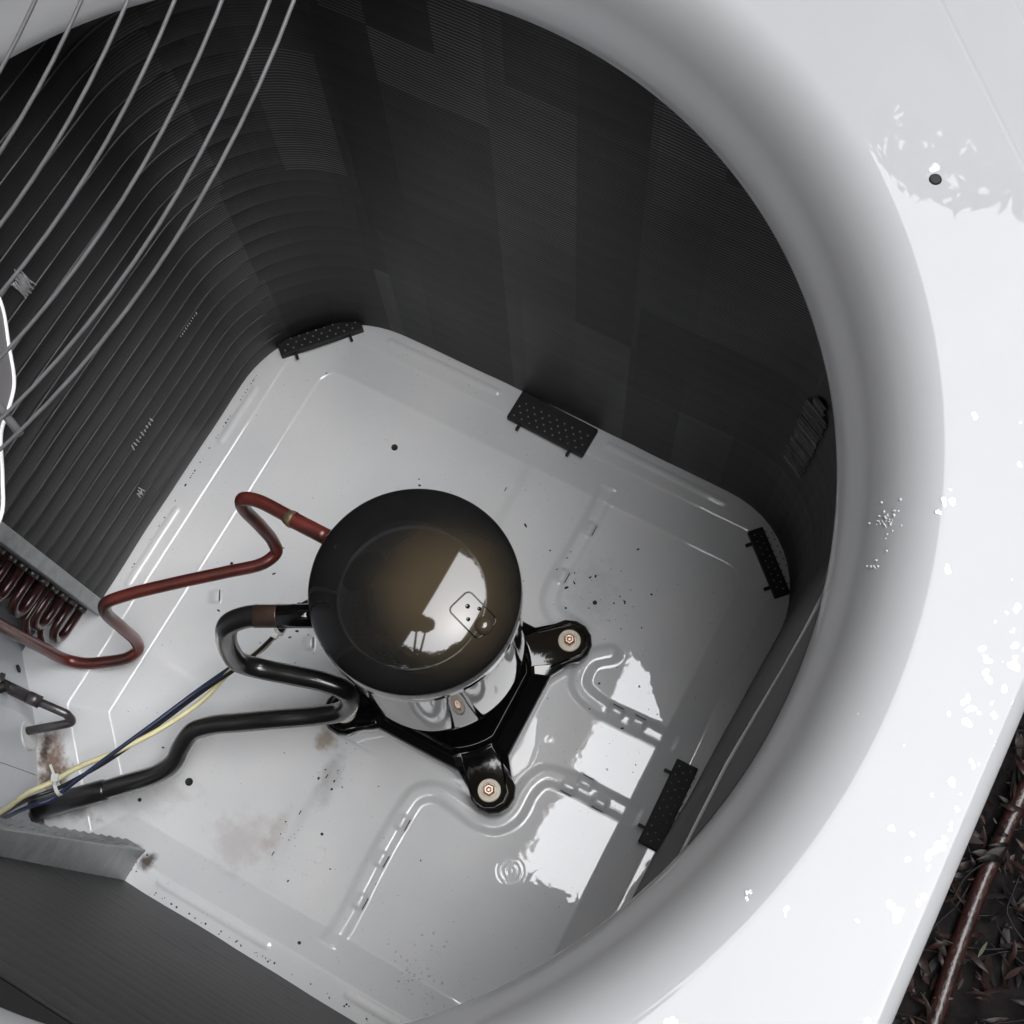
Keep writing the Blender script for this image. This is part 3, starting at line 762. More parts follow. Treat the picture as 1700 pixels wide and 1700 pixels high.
# raised square seat of the relief plug with three dimples and a knob
sq = empty  # (keeps namespace tidy)
cxp, cyp, sw, sl, sa = .0905, .0118, .0108, .0150, radians(-16)
loop = []
for (sx, sy, a0) in ((1, 1, 0), (-1, 1, pi/2), (-1, -1, pi), (1, -1, 3*pi/2)):
    for k in range(5):
        a = a0+pi/2*k/4; loop.append((sx*(sl-.004)+.004*cos(a), sy*(sw-.004)+.004*sin(a)))
pl = []
for i in range(len(loop)):
    a, b = loop[i], loop[(i+1) % len(loop)]
    for k in range(3):
        lx, ly = a[0]+(b[0]-a[0])*k/3, a[1]+(b[1]-a[1])*k/3
        x = cxp+lx*cos(sa)-ly*sin(sa); y = cyp+lx*sin(sa)+ly*cos(sa); pl.append((x, y, dome_z(x, y)))
tube('seat_outline', pl, .00065, M['black'], comp, 6, closed=True)
for (lx, ly, r) in ((-.0070, .0015, .0014), (.0, .0065, .0012), (.0, -.0050, .0012)):
    x = cxp+lx*cos(sa)-ly*sin(sa); y = cyp+lx*sin(sa)+ly*cos(sa)
    lathe('dimple', [(r*1.4, -.0003), (r, .0006), (r*.55, .0003), (0, .0002)], M['black'], comp, 14, (x, y, dome_z(x, y)))
x, y = cxp+.0105*cos(sa)-.0*sin(sa), cyp+.0105*sin(sa)
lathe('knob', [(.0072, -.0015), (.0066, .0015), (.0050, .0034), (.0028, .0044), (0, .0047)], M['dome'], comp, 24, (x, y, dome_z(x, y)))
# weld stub on the far rim
lathe('pipe_stub', [(.0, 0), (.0060, 0), (.0060, .006), (0, .006)], M['black'], comp, 18, (.0300, .0915, .3150), (-.1, 1, .1))
# foot bracket
BX, BY = .0462, .0140
def foot_outline():
    out = []; c = (.0805, .0825); r = .0225
    for q in range(4):
        pts = []
        for k in range(9):
            a = radians(-62+ (62+90+62)*k/8)
            pts.append((c[0]+r*cos(a-0), c[1]+r*sin(a)))
        pts = [(.0800, .0440)]+pts+[(.0440, .0805)]
        ca, sa_ = [(1, 0), (0, 1), (-1, 0), (0, -1)][q]
        out += [(ca*x-sa_*y, sa_*x+ca*y) for x, y in pts]
    return [(BX+x, BY+y) for x, y in out]
fo = foot_outline()
def bracket():
    n = len(fo); V = []; F = []
    # rolled-down skirt, flat edge, dished centre
    for s, z in ((1.0, .0180), (1.0, .0255), (.985, .0285)):
        for (x, y) in fo:
            k = 1-sstep(.088, .100, hypot(x-BX, y-BY)); V.append((BX+(x-BX)*s, BY+(y-BY)*s, z-.0045*k*(z > .02)))
    inner = []
    mx_, my_ = CX*.5+BX*.5, CY*.5+BY*.5
    for (x, y) in fo:
        inner.append(math.atan2(y-BY, x-BX))
    for a, (x, y) in zip(inner, fo):
        r = min(.0800, hypot(x-mx_, y-my_)*.965); V.append((mx_+r*cos(a), my_+r*sin(a), .0285+.0012*(1-sstep(.088, .100, hypot(x-BX, y-BY)))))
    for r, z in ((.0765, .0290), (.0750, .0330), (.0725, .0355), (.0690, .0350), (.0660, .0335), (.0300, .0330)):
        for a in inner: V.append((mx_+r*cos(a), my_+r*sin(a), z))
    for L in range(9):
        for i in range(n):
            j = (i+1) % n; F.append((L*n+i, L*n+j, (L+1)*n+j, (L+1)*n+i))
    o = build('foot_bracket', V, F, M['black'], comp)
    autosmooth(o, 10); sub = o.modifiers.new('bev', 'BEVEL'); sub.width = .0008; sub.segments = 2; sub.limit_method = 'ANGLE'; sub.angle_limit = radians(30)
    return o
fb = bracket()
feet = [(BX+.0805, BY+.0825), (BX+.0805, BY-.0825), (BX-.0805, BY-.0825), (BX-.0805, BY+.0825)]
for i, (x, y) in enumerate(feet):
    # raised arm panel on each foot
    a = math.atan2(y-BY, x-BX)
    tri = [(-.026, -.019), (.006, -.0165), (.014, -.010), (.0165, 0), (.014, .010), (.006, .0165), (-.026, .019)]
    V = [(x+u*cos(a)-v*sin(a), y+u*sin(a)+v*cos(a), .0300) for u, v in tri]+[(x+(u*.86-.001)*cos(a)-v*.82*sin(a), y+(u*.86-.001)*sin(a)+v*.82*cos(a), .0275) for u, v in tri]
    # embossed rim line
    tube('arm_rib', [(x+u*cos(a)-v*sin(a), y+u*sin(a)+v*cos(a), .0290) for u, v in tri], .0013, M['black'], comp, 6, closed=False)
    lathe('rubber_foot', [(.0, .001), (.0125, .001), (.0125, .008), (.009, .012), (.009, .026), (0, .026)], M['rubber'], comp, 24, (x, y, 0))
    lathe('washer', [(.0050, .0290), (.0108, .0290), (.0112, .0305), (.0106, .0322), (.0076, .0328), (.0068, .0312), (.0050, .0312)], M['grommet'], comp, 32, (x, y, 0))
    hexp = lathe('bolt', [(0, .0308), (.0060, .0308), (.0060, .0365), (.0048, .0385), (.0026, .0385), (.0018, .0370), (0, .0370)], M['boltc'], comp, 6, (x, y, 0)); bevel(hexp, .0004)
    
# ------------------------------------------------------------------ pipes
disch = empty('discharge_pipe', (-.0637, .0302, .27), 'thin red brown copper pipe bending from the compressor to the left coil', 'pipe')
dp = [(-.030, .0300, .27), (-.0637, .0302, .27), (-.1500, .0300, .2695), (-.1395, .0225, .148), (-.1430, .0045, .1475), (-.2560, -.0945, .146), (-.2500, -.1050, .036), (-.2560, -.1260, .030), (-.3020, -.1545, .030), (-.3180, -.1560, .085), (-.3200, -.158, .30), (-.321, -.158, .60)]
dp = [(-.0300, .0300, .27), (-.0637, .0302, .27), (-.1024, .0309, .27), (-.1340, .0306, .27), (-.1462, .0270, .2675), (-.1482, .0235, .256), (-.1440, .0245, .205), (-.1405, .0240, .163), (-.1375, .0190, .1505), (-.1432, .0055, .148), (-.1700, -.0185, .148), (-.2020, -.0457, .148), (-.2400, -.0800, .148), (-.2535, -.0950, .1455), (-.2548, -.1010, .133), (-.2515, -.1040, .090), (-.2490, -.1065, .048), (-.2475, -.1120, .034), (-.2540, -.1235, .030), (-.2720, -.1380, .030), (-.2900, -.1490, .030), (-.3060, -.1545, .036), (-.3150, -.1560, .070), (-.3195, -.158, .160), (-.3210, -.158, .35), (-.321, -.158, .60)]
tube('pipe', catmull(dp, 8), .0059, M['copper'], disch, 18)
tube('joint_sleeve', catmull([(-.0640, .0302, .27), (-.090, .0302, .27), (-.0985, .0302, .27)], 4), [.0070]*8+[.0073], M['copper'], disch, 18)
tube('brazed_ring', [(-.0975, .0302, .27), (-.1005, .0302, .27), (-.105, .0302, .27)], [.0076, .0074, .0061], M['braze'], disch, 18)
tube('brazed_ring', [(-.042, .0302, .27), (-.0455, .0302, .27)], [.0080, .0078], M['braze'], disch, 18)
for zz in (.062, .098, .20, .34, .48):
    tube('stub_pipe', fillet([(-.3255, -.098, zz+.018), (-.3255, -.142, zz+.018), (-.3195, -.158, zz)], .01), .0034, M['copperdark'], disch, 10)

suct = empty('suction_pipe', (-.0407, -.0331, .27), 'thick black sleeved pipe looping left of the compressor to the pan edge', 'pipe')
spp = [(-.020, -.0220, .27), (-.0407, -.0331, .27), (-.1030, -.0655, .27), (-.1075, -.0860, .165), (-.0960, -.0835, .161), (-.0080, -.0590, .150), (-.0160, -.0760, .105), (-.0702, -.1097, .100), (-.1360, -.1480, .088), (-.1450, -.1860, .060), (-.1560, -.2040, .052), (-.2049, -.2509, .045), (-.2460, -.2890, .042)]
spp = [(-.0200, -.0220, .27), (-.0407, -.0331, .27), (-.0700, -.0484, .27), (-.0880, -.0580, .2685), (-.1010, -.0690, .260), (-.1065, -.0775, .235), (-.1090, -.0835, .200), (-.1055, -.0860, .172), (-.0930, -.0822, .161), (-.0650, -.0735, .158), (-.0350, -.0645, .155), (-.0175, -.0618, .148), (-.0115, -.0655, .130), (-.0180, -.0755, .110), (-.0380, -.0893, .1015), (-.0702, -.1097, .100), (-.1000, -.1280, .095), (-.1250, -.1430, .088), (-.1390, -.1560, .082), (-.1440, -.1720, .072), (-.1465, -.1880, .060), (-.1570, -.2050, .052), (-.1800, -.2270, .048), (-.2049, -.2509, .045), (-.2460, -.2890, .042)]
tube('pipe', catmull(spp, 8), .0092, M['blackpipe'], suct, 24)
tube('joint_sleeve', [(-.030, -.0272, .27), (-.0660, -.0462, .27)], .0100, M['black'], suct, 24)
tube('bare_joint', [(-.0660, -.0463, .27), (-.0670, -.0468, .27), (-.0830, -.0553, .27)], [.0098, .0096, .0095], M['brownband'], suct, 24)
tube('joint_sleeve', [(-.1935, -.2400, .0462), (-.1960, -.2424, .0459), (-.2463, -.2893, .042)], [.0096, .0106, .0106], M['blackpipe'], suct, 24)
tube('valve_collar', [(-.2455, -.2886, .042), (-.2530, -.2958, .0414)], .0125, M['fastener'], suct, 20)

# liquid line and filter at the corner panel
liq = empty('liquid_line', (-.26, -.2, .05), 'short grey copper fitting sticking out of the pale corner panel', 'pipe fitting')
tube('pipe', fillet([(-.2950, -.2330, .052), (-.2560, -.2020, .052), (-.2640, -.1985, .060), (-.3040, -.2030, .078)], .006), .0042, M['fastener'], liq, 14)
tube('collar', [(-.2880, -.2010, .0700), (-.3000, -.2022, .0750)], .0062, M['fastener'], liq, 16)
tube('pipe_thick', [(-.3000, -.2022, .0750), (-.3400, -.2050, .0960)], .0058, M['fastener'], liq, 16)
tube('knob', [(-.3250, -.2060, .0860), (-.3330, -.2070, .0910)], .0125, M['fastener'], liq, 12)
tube('knob', [(-.3380, -.2080, .0950), (-.3450, -.2090, .0990)], .0110, M['fastener'], liq, 12)
lathe('escutcheon', [(0, 0), (.0145, 0), (.0135, .0025), (0, .0030)], M['tie'], liq, 24, (-.2905, -.2345, .048), (.76, .62, .15))

# ------------------------------------------------------------------ wires
def wire(name, pts, r, mt, label):
    o = tube(name, catmull(pts, 8), r, mt, None, 10); tag(o, label, 'wire', 'wires from the compressor'); return o
wire('wire', [(-.034, .012, .20), (-.0656, -.0057, .195), (-.0785, -.0186, .19), (-.0899, -.0436, .17), (-.1029, -.0668, .15), (-.1181, -.0874, .13), (-.1408, -.1182, .11), (-.1657, -.1673, .10), (-.1866, -.2116, .098), (-.2038, -.2406, .098), (-.2155, -.2579, .098), (-.2290, -.2770, .108), (-0.2201, -0.2963, 0.165), (-0.2045, -0.3161, 0.250)], .0019, M['wire_black'], 'black wire between the blue and cream wires')
wire('wire', [(-.0850, -.0336, .172), (-.0955, -.0500, .155), (-.1080, -.0690, .138), (-.1275, -.0934, .115), (-.1400, -.1253, .100), (-.1582, -.1633, .100), (-.1832, -.2017, .101), (-.2085, -.2338, .102), (-.2229, -.2570, .102), (-.2320, -.2720, .108), (-0.2216, -0.2942, 0.165), (-0.2061, -0.3139, 0.250)], .0025, M['wire_cream'], 'cream yellow wire, brightest of the three wires')
wire('wire', [(-.0830, -.0300, .178), (-.0935, -.0450, .158), (-.1040, -.0640, .140), (-.1240, -.0840, .12), (-.1457, -.1153, .103), (-.1672, -.1649, .1035), (-.1875, -.2102, .1035), (-.2032, -.2435, .100), (-.2153, -.2690, .098), (-.2250, -.2830, .108), (-0.2177, -0.2996, 0.165), (-0.2022, -0.3192, 0.250)], .0020, M['wire_blue'], 'dark blue wire, lowest of the three wires')
cb = tube('wire_boot', [(-.0790, -.0190, .19), (-.0910, -.0455, .168)], .0036, M['rubber'], None, 12); tag(cb, 'black rubber boot round the wires beside the compressor', 'boot')
def tie_loop(name, c, d, R, label):
    d = Vector(d).normalized(); u = d.orthogonal().normalized(); v = d.cross(u)
    t = empty(name, c, label, 'cable tie')
    V = []; F = []; n = 28
    for k in range(n):
        a = 2*pi*k/n
        for rr, w in ((R, -.0016), (R+.0010, -.0016), (R+.0010, .0016), (R, .0016)):
            V.append(Vector(c)+u*(rr*cos(a)*1.15)+v*(rr*sin(a))+d*w)
    for k in range(n):
        j = (k+1) % n
        for q in range(4): F.append((k*4+q, k*4+(q+1) % 4, j*4+(q+1) % 4, j*4+q))
    build('strap', V, F, M['tie'], t, False)
    return t
tt = tie_loop('cable_tie', (-.2145, -.2580, .1005), (-.57, -.80, 0), .0058, 'white cable tie round the wires at the corner')
g = xf(box_geo(-.0032, .0032, -.0035, .0035, -.002, .0022), Matrix.Translation((-.2205, -.2510, .1045)) @ Matrix.Rotation(.5, 4, 'Z')); build('tie_head', *g, M['tie'], tt)
build('tie_tail', *xf(box_geo(-.0011, .0011, 0, .010, -.0004, .0004), Matrix.Translation((-.2235, -.2490, .1045)) @ Matrix.Rotation(.95, 4, 'Z')), M['tie'], tt)
tt2 = tie_loop('cable_tie', (-.0900, -.0440, .1695), (-.4, -.85, -.6), .0042, 'small pale cable tie on the wires below the compressor pipe')
build('tie_head', *xf(box_geo(-.0025, .0025, -.003, .003, -.002, .002), Matrix.Translation((-.0905, -.0500, .171))), M['tie'], tt2)

# ------------------------------------------------------------------ fan guard leaning over the left of the opening
GC = Vector((-.413, .066, .900)); GN = Vector((.009, -.412, .911)).normalized(); GR = .431
e1 = Vector((1, 0, 0)); e1 = (e1-GN*e1.dot(GN)).normalized(); e2 = GN.cross(e1)
guard = empty('fan_guard', GC, 'grey wire fan guard of concentric rings tilted over the left side', 'fan guard')
radii = [GR-.0184*5.5+.0184*i for i in range(6)]+[GR]
radii = [radii[0]-.0184*k for k in range(8, 0, -1)]+radii
for R in radii:
    pl = [GC+e1*(R*cos(2*pi*k/160))+e2*(R*sin(2*pi*k/160)) for k in range(160)]
    tube('guard_ring', pl, .00085, M['guardwire'], guard, 8, closed=True)
for k in range(6):
    a = radians(75+k*52)
    tube('guard_spoke', [GC+e1*(r*cos(a))+e2*(r*sin(a))-GN*.0027 for r in (.06, .2, GR)], .0018, M['guardwire'], guard, 8)
lathe('motor_plate', [(0, -.004), (.155, -.004), (.160, 0), (0, .002)], M['guardwire'], guard, 40, GC, GN)
# blade of the fan hanging under the guard
fan = empty('fan', (-.16, -.07, .80), 'grey metal fan with bright blade edge at the far left', 'fan')
edge = catmull([(-0.1226, -0.0256, 0.820), (-0.0939, -0.0378, 0.805), (-.0786, -.0469, .80), (-.0624, -.0631, .80), (-.0500, -.0766, .80), (-.0455, -.0867, .80), (-.0420, -.0972, .80), (-.0288, -.1148, .80), (-.0197, -.1290, .80), (-.020, -.150, .80), (-.05, -.19, .795)], 6)
tube('blade_edge', edge, .0010, M['bladeedge'], fan, 8)
back = [Vector((-.30+.12*(i/(len(edge)-1)), .0-.20*(i/(len(edge)-1)), .845)) for i in range(len(edge))]
V = []; F = []
for i in range(len(edge)):
    for k in range(5):
        t = k/4; V.append(edge[i]*(1-t)+back[i]*t+Vector((0, 0, .01*sin(pi*t))))
for i in range(len(edge)-1):
    for k in range(4): F.append((i*5+k, (i+1)*5+k, (i+1)*5+k+1, i*5+k+1))
ob = build('blade', V, F, M['bladeface'], fan, True); so = ob.modifiers.new('s', 'SOLIDIFY'); so.thickness = .0015; so.offset = 0

# ------------------------------------------------------------------ dirt, water drops, leaves
rnd = random.Random(11)
def specks():
    geo = []
    clusters = [((-.075, .135), .035, 26), ((.115, .165), .03, 46), ((.150, .150), .03, 16), ((-.02, -.125), .012, 16), ((-.03, -.19), .010, 14), ((-.10, -.02), .03, 14), ((0, 0), .24, 60), ((-.255, -.25), .012, 20), ((-.14, -.285), .01, 24), ((.21, .02), .03, 8)]
    for (c, s, n) in clusters:
        for _ in range(n):
            x, y = rnd.gauss(c[0], s*.7), rnd.gauss(c[1], s*.7)
            if c == (0, 0): x, y = rnd.uniform(-.25, .25), rnd.uniform(-.25, .25)
            if inset(x, y) < -.015: continue
            r = .0003+.0011*rnd.random()**4; el = 1+rnd.random()*1.2; a = rnd.random()*3; z = pan_z(x, y)
            V = []; F = []
            for k in range(6):
                t = k*pi/3; u, v = r*el*cos(t)*rnd.uniform(.7, 1.2), r*sin(t)*rnd.uniform(.7, 1.2); V.append((x+u*cos(a)-v*sin(a), y+u*sin(a)+v*cos(a), z+.0001))
            V.append((x, y, z+r*.7))
            for k in range(6): F.append((k, (k+1) % 6, 6))
            geo.append((V, F))
    for k in range(70):      # crumbs of dirt along the foot of the coil
        s = rnd.random(); x, y = (-.12+.26*s, -.2985-.004*rnd.random()) if k % 2 else (-.305, -.05+.25*s)
        r = .0005+.0008*rnd.random(); z = pan_z(x, y)
        V = [(x+r*cos(t*pi/2+s), y+r*sin(t*pi/2+s), z) for t in range(4)]+[(x, y, z+r)]
        geo.append((V, [(0, 1, 4), (1, 2, 4), (2, 3, 4), (3, 0, 4)]))
    o = build('dirt_specks', *merge(geo), M['dirt'], None); tag(o, 'tiny black specks of dirt scattered over the pan', 'dirt', kind='stuff')
specks()
def drop_geo(x, y, z, r, h, rr, n=10, lvl=3, nx=0, ny=0):
    V = []; F = []
    ph = [rr.uniform(0, 6) for _ in range(3)]
    for L in range(lvl+1):
        a = (pi/2)*L/lvl
        for k in range(n):
            t = 2*pi*k/n; w = 1+.22*sin(2*t+ph[0])+.12*sin(3*t+ph[1])
            V.append((x+r*w*cos(a)*cos(t), y+r*w*cos(a)*sin(t), z-.00005+h*sin(a)))
    for L in range(lvl):
        for k in range(n): F.append((L*n+k, L*n+(k+1) % n, (L+1)*n+(k+1) % n, (L+1)*n+k))
    F.append(tuple(range(n))[::-1])
    return V, F
def surf_z(x, y):
    q = hypot(x-AX, y-AY)
    return next((a[1]+(b[1]-a[1])*(q-a[0])/(b[0]-a[0]) for a, b in zip(FLARE, FLARE[1:]) if a[0] <= q <= b[0]), top_z(x, y))
def drops():
    geo = []; rr = random.Random(5)
    for _ in range(150):
        u = rr.random(); th = rr.uniform(-1.1, .55)
        R = rounded_r(th); r0 = .358; r = r0+(R-.01-r0)*rr.random()**.6
        x, y = AX+r*cos(th), AY+r*sin(th)
        s = .0004+.0016*rr.random()**4
        geo.append(drop_geo(x, y, top_z(x, y), s, s*.045, rr))
        if s > .0028:
            geo.append(drop_geo(x+rr.uniform(-1, 1)*s, y-s*1.2, top_z(x, y), s*.8, s*.04, rr))
    # blotches of water, each a few drops run together
    for (cx_, cy_, rb) in [(0.3245, 0.1484, 0.00199), (0.3286, 0.1004, 0.0031), (0.3283, 0.1071, 0.00177), (0.3282, 0.0939, 0.00199), (0.3421, 0.069, 0.00221), (0.3633, 0.0768, 0.00088), (0.3672, 0.0745, 0.00088), (0.3633, 0.0669, 0.00066), (0.378, 0.0657, 0.00221), (0.3748, 0.062, 0.00155), (0.3711, 0.0416, 0.00199), (0.3737, 0.0366, 0.00221), (0.3778, 0.0308, 0.00243), (0.3796, 0.0558, 0.00177), (0.3832, 0.0496, 0.00199), (0.3855, 0.0429, 0.00199), (0.3888, 0.0398, 0.00155), (0.3817, 0.0392, 0.00133), (0.3738, 0.0161, 0.00199), (0.3764, 0.0118, 0.00221), (0.3844, 0.0201, 0.00155), (0.3874, 0.0139, 0.00177), (0.3892, 0.0071, 0.00155), (0.391, 0.0019, 0.00133), (0.3913, 0.0238, 0.00111), (0.3565, -0.0167, 0.00133), (0.386, -0.0099, 0.00177), (0.3891, -0.0113, 0.00199), (0.3876, -0.0257, 0.00155), (0.3884, -0.0327, 0.00177), (0.3891, -0.0398, 0.00177), (0.3883, -0.0461, 0.00177), (0.3872, -0.0526, 0.00199), (0.3864, -0.0574, 0.00221), (0.3877, -0.0625, 0.00199), (0.39, -0.0748, 0.00221), (0.389, -0.0777, 0.00155), (0.3794, -0.0843, 0.00243), (0.3831, -0.0851, 0.00265), (0.3825, -0.0883, 0.00199), (0.3393, -0.1072, 0.00155), (0.3406, -0.11, 0.00133), (0.3229, -0.108, 0.00155), (0.3232, -0.1116, 0.00133), (0.3146, -0.1715, 0.00265), (0.3181, -0.1718, 0.00177), (0.3773, -0.0251, 0.00066), (0.3827, -0.0229, 0.00066), (0.3186, 0.1708, 0.00066), (0.3338, -0.012, 0.00066), (0.3583, 0.0317, 0.00066)]:
        for q in range(3):
            x, y = cx_+rr.gauss(0, rb*.35), cy_+rr.gauss(0, rb*.5); s = rb*rr.uniform(.55, .95)
            if x < .3955: geo.append(drop_geo(x, y, surf_z(x, y), s, s*.05, rr, 14))
    # beads along the outer edge
    for _ in range(14):
        y = rr.uniform(-.22, .12); s = rr.uniform(.0012, .0034); x = .3895-rr.random()**2*.012
        geo.append(drop_geo(x, y, .70, s, s*.06, rr))
    for (x, y, s) in [(.2525, .2700, .0030), (.345, .155, .0008)]:
        geo.append(drop_geo(x, y, top_z(x, y), s, s*.12, rr, 18, 4))
    for (x, y) in [(0.3111, 0.0845), (0.311, 0.0856), (0.3123, 0.0653), (0.3053, 0.086), (0.3101, 0.085), (0.3127, 0.0654), (0.3136, 0.0617), (0.3032, 0.0951), (0.3144, 0.0623), (0.3061, 0.0855), (0.3155, 0.0832), (0.3118, 0.0626), (0.3103, 0.0629), (0.3117, 0.0622), (0.3069, 0.0843), (0.3075, 0.0877), (0.3051, 0.0882), (0.3057, 0.0842), (0.3137, 0.0615), (0.3051, 0.0883), (0.306, 0.0903), (0.3083, 0.088), (0.3117, 0.0787), (0.3098, 0.0822), (0.3072, 0.0855), (0.31, 0.0961), (0.3082, 0.0867), (0.3115, 0.0903), (0.3103, 0.0903), (0.313, 0.0617), (0.311, 0.0837), (0.3128, 0.0624), (0.3131, 0.0803), (0.3084, 0.084), (0.3123, 0.0619), (0.3097, 0.0861), (0.3087, 0.0854), (0.3148, 0.0701), (0.3027, 0.0854), (0.3106, 0.0882), (0.3075, 0.0852), (0.312, 0.0765), (0.3125, 0.0625), (0.3092, 0.0831), (0.308, 0.0887), (0.3097, 0.0905)]:
        rq = hypot(x-AX, y-AY)
        zf = next((a[1]+(b[1]-a[1])*(rq-a[0])/(b[0]-a[0]) for a, b in zip(FLARE, FLARE[1:]) if a[0] <= rq <= b[0]), .70)
        t = rr.uniform(.0004, .0009); geo.append(drop_geo(x, y, zf, t, t*.9, rr, 8, 2))
    o = build('water_drops', *[*merge(geo)], M['beadc'], None, True); tag(o, 'water drops on the white cover, coloured pale as if reflecting sky', 'water', kind='stuff')
    geo = []
    for _ in range(150):
        x, y = rr.gauss(.153, .018), rr.gauss(-.245, .018); s = .0004+.0012*rr.random()**3
        if x < .24 and y > -.285: geo.append(drop_geo(x, y, pan_z(x, y), s, s*.6, rr, 8, 2))
    for _ in range(90):
        x, y = rr.uniform(.13, .27), rr.uniform(-.10, .22); s = .0004+.0010*rr.random()**3
        geo.append(drop_geo(x, y, pan_z(x, y), s, s*.6, rr, 8, 2))
    o = build('pan_drops', *[*merge(geo)], M['beadp'], None, True); tag(o, 'fine water splashes on the wet pan floor', 'water', kind='stuff')
drops()

# fallen leaves, twigs, and a brown pipe on the ground to the right
leafm = []
for nm, c in (('brown', (.017, .009, .007)), ('tan', (.055, .034, .024)), ('dark', (.005, .0035, .0035)), ('green', (.040, .045, .012)), ('rust', (.022, .008, .006))):
    leafm.append(mat('leaf_'+nm, c, .5, spec=.25, var=.4, vscale=60, coat=.06, coat_r=.1))
def leaf_geo(L, W, curl, rr):
    V = []; F = []; n = 7
    for i in range(n+1):
        t = i/n; w = W*sin(pi*t)**.8*(1-.25*t)+.0003; zc = curl*L*sin(pi*t)
        V += [(-L/2+L*t, -w, zc+abs(curl)*W*1.4), (-L/2+L*t, 0, zc), (-L/2+L*t, w, zc+abs(curl)*W*1.4)]
    for i in range(n):
        for k in (0, 1): F.append((i*3+k, i*3+k+1, (i+1)*3+k+1, (i+1)*3+k))
    return V, F
def leaves():
    rr = random.Random(3); packs = [[] for _ in leafm]
    N = 3600
    for q in range(N):
        x = .395+rr.random()*.55; y = rr.uniform(-.5, .55)
        k = rr.choices(range(5), (5, .8, 8, .2, 4))[0]
        L = rr.uniform(.006, .034); W = L*rr.uniform(.05, .17)
        Mx = Matrix.Translation((x, y, -.088+rr.random()*.020)) @ Matrix.Rotation(rr.uniform(0, 6.3), 4, 'Z') @ Matrix.Rotation(rr.uniform(-.6, .6), 4, 'X') @ Matrix.Rotation(rr.uniform(-.4, .4), 4, 'Y')
        packs[k].append(xf(leaf_geo(L, W, rr.uniform(-.2, .3), rr), Mx))
    names = ['brown fallen leaves', 'tan fallen leaves', 'dark rotted leaves', 'green fallen leaf blades', 'rust red fallen leaves']
    for k, p in enumerate(packs):
        o = build('fallen_leaves', *merge(p), leafm[k], None, True); tag(o, 'litter of '+names[k]+' on the wet soil', 'leaves', kind='stuff')
    tw = []
    for q in range(420):
        x = .395+rr.random()*.5; y = rr.uniform(-.5, .5); a = rr.uniform(0, 6.3); L = rr.uniform(.02, .09)
        P = [Vector((x+L*t*cos(a+t*rr.uniform(-.8, .8)), y+L*t*sin(a+t*.3), -.076+.006*rr.random())) for t in (0, .3, .6, 1)]
        tw.append(tube_geo(catmull(P, 3), rr.uniform(.0005, .0014), 5))
    o = build('twigs', *merge(tw), leafm[2], None, True); tag(o, 'thin wet twigs lying among the leaves', 'twigs', kind='stuff')
leaves()
bp_ = tube('brown_pipe', catmull([(.601, .52, -.078), (.597, .25, -.0765), (.592, .10, -.077), (.594, .02, -.075), (.601, -.07, -.076), (.609, -.35, -.078)], 8), .0085, mat('wet_brown_pipe', (.03, .011, .009), .35, coat=.5, coat_r=.12, var=.6, vscale=50, bump=1.0, bscale=180), None, 14)
tag(bp_, 'long wet red brown pipe lying on the leaf litter beside the cabinet', 'pipe')

# ------------------------------------------------------------------ surroundings mirrored in the wet metal: house eave, trees and added sky blockers
house = empty('house', (-1.2, 0, -.1), 'brown house wall and eave seen mirrored in the black compressor dome', 'house')
brown = mat('brown_painted_board', (.60, .48, .34), .6, var=.25, vscale=6)
tanw = mat('grey_brick_wall', (.40, .38, .36), .8, var=.3, vscale=10)
build('wall', *box_geo(-1.35, -1.2, -3.5, 4.0, -.1, 2.62), tanw, house)
for k in range(11):
    x0 = -1.2+k*.108
    build('soffit_board', *box_geo(x0, x0+.104, -3.5, 4.0, 2.60+.003*(k % 2), 2.625), brown, house)
build('fascia', *box_geo(-.012, .012, -3.5, 4.0, 2.57, 2.74), brown, house)
V = [(-.0, -3.5, 2.74), (-.0, 4.0, 2.74), (-3.2, 4.0, 3.9), (-3.2, -3.5, 3.9)]
rf = build('roof', V, [(0, 1, 2, 3)], mat('dark_shingle', (.05, .045, .04), .9, var=.3, vscale=30), house); rf.modifiers.new('s', 'SOLIDIFY').thickness = .04
lm = mat('tree_leaf', (.05, .075, .025), .45, var=.4, vscale=3)
bark = mat('bark', (.07, .05, .035), .85, var=.4, vscale=20, bump=.6, bscale=40)
def tree(x, y, h, blobs, n, label, seed, leaf=(.03, .06)):
    rr = random.Random(seed); t = empty('tree', (x, y, -.1), label, 'tree')
    parts = [tube_geo(catmull([(x, y, -.1), (x+.03, y-.02, h*.35), (x-.02, y+.03, h*.7), (x, y, h)], 5), [.10-.004*k for k in range(16)], 10)]
    for (bx, by, bz, br) in blobs:
        parts.append(tube_geo(catmull([(x, y, h*.6), ((x+bx)/2, (y+by)/2, (h*.6+bz)/2+.15), (bx, by, bz)], 4), [.05-.004*k for k in range(9)], 7))
    build('trunk', *merge(parts), bark, t, True)
    V = []; F = []
    for q in range(n):
        bx, by, bz, br = blobs[q % len(blobs)]
        d = Vector((rr.gauss(0, 1), rr.gauss(0, 1), rr.gauss(0, .7))).normalized()*br*rr.random()**.45
        c = Vector((bx, by, bz))+d; s = rr.uniform(*leaf)
        R = Matrix.Rotation(rr.uniform(0, 6.3), 3, 'Z') @ Matrix.Rotation(rr.uniform(-1, 1), 3, 'X')
        b = len(V)
        for (u, v) in ((-1, 0), (0, -.45), (1, 0), (0, .45)): V.append(c+R @ Vector((u*s, v*s, 0)))
        F.append((b, b+1, b+2, b+3))
    build('crown', V, F, lm, t)
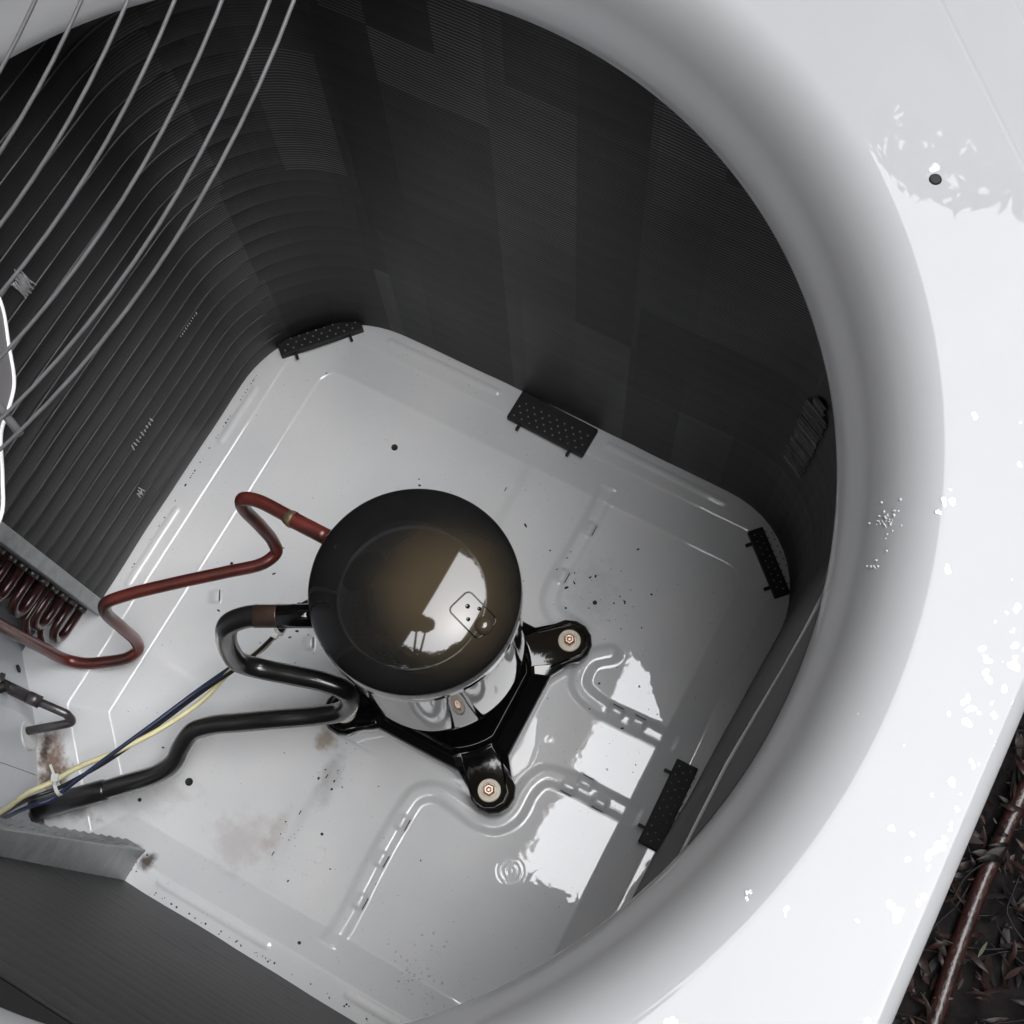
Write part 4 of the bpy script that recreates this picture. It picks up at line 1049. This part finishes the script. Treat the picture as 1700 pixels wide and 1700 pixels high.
tree(1.1, -2.6, 2.6, [(.03, -.20, 2.48, .16), (.20, -.17, 2.5, .13), (-.1, -1.5, 2.9, .6), (.45, -1.55, 3.0, .62), (1.0, -1.6, 3.1, .65), (1.5, -1.35, 3.2, .6), (1.85, -.75, 3.3, .45)], 15000, 'leafy tree on the near side mirrored as the ragged lower edge of the dome reflection, with added clusters standing in for the camera operator', 21)  # small overhead leaf clusters are added, standing in for the mirrored camera operator
tree(.6, 3.6, 2.8, [(.1, 2.6, 2.9, .7), (.8, 2.8, 3.0, .8), (1.5, 2.6, 3.1, .8), (2.2, 2.3, 3.2, .7), (.05, 2.5, 2.75, .5), (.5, 2.62, 2.8, .5), (.95, 2.5, 2.85, .5)], 56000, 'added unseen tree beyond the cabinet bounding the sky mirrored in the wet cover', 22, (.030, .046))  # added out of view to cut off the mirrored sky
nb = empty('sky_block_house', (2.1, 0, -.1), 'added unseen house wall blocking low sky on the open side', 'house')  # house added out of view to block the low sky
build('wall', *box_geo(2.0, 2.2, -4.0, 4.5, -.1, 3.3), tanw, nb)  # wall, fascia and roof here belong to the added sky-blocking house
build('fascia', *box_geo(1.72, 1.75, -4.0, 4.5, 3.18, 3.36), brown, nb)
build('sky_block_soffit', *box_geo(1.75, 2.0, -4.0, 4.5, 3.20, 3.23), brown, nb)
rf = build('roof', [(1.72, -4.0, 3.36), (1.72, 4.5, 3.36), (5, 4.5, 4.6), (5, -4.0, 4.6)], [(0, 1, 2, 3)], bpy.data.materials['dark_shingle'], nb); rf.modifiers.new('s', 'SOLIDIFY').thickness = .04
gm = mat('sky_block_board', (.16, .14, .12), .8, var=.3, vscale=12, bump=.3, bscale=40)
for yy, lab in ((-3.6, 'added unseen board screen blocking low sky at the near end'), (4.3, 'added unseen board screen blocking low sky at the far end')):
    fe = empty('sky_block_fence', (.4, yy, -.1), lab, 'sky_block_fence')  # board screens added at both ends to shut out low sky light
    for k in range(21):
        x0 = -1.19+k*.152
        build('added_screen_board', *box_geo(x0, x0+.146, yy, yy+.02, -.1, 2.3+.02*(k % 2)), gm, fe)
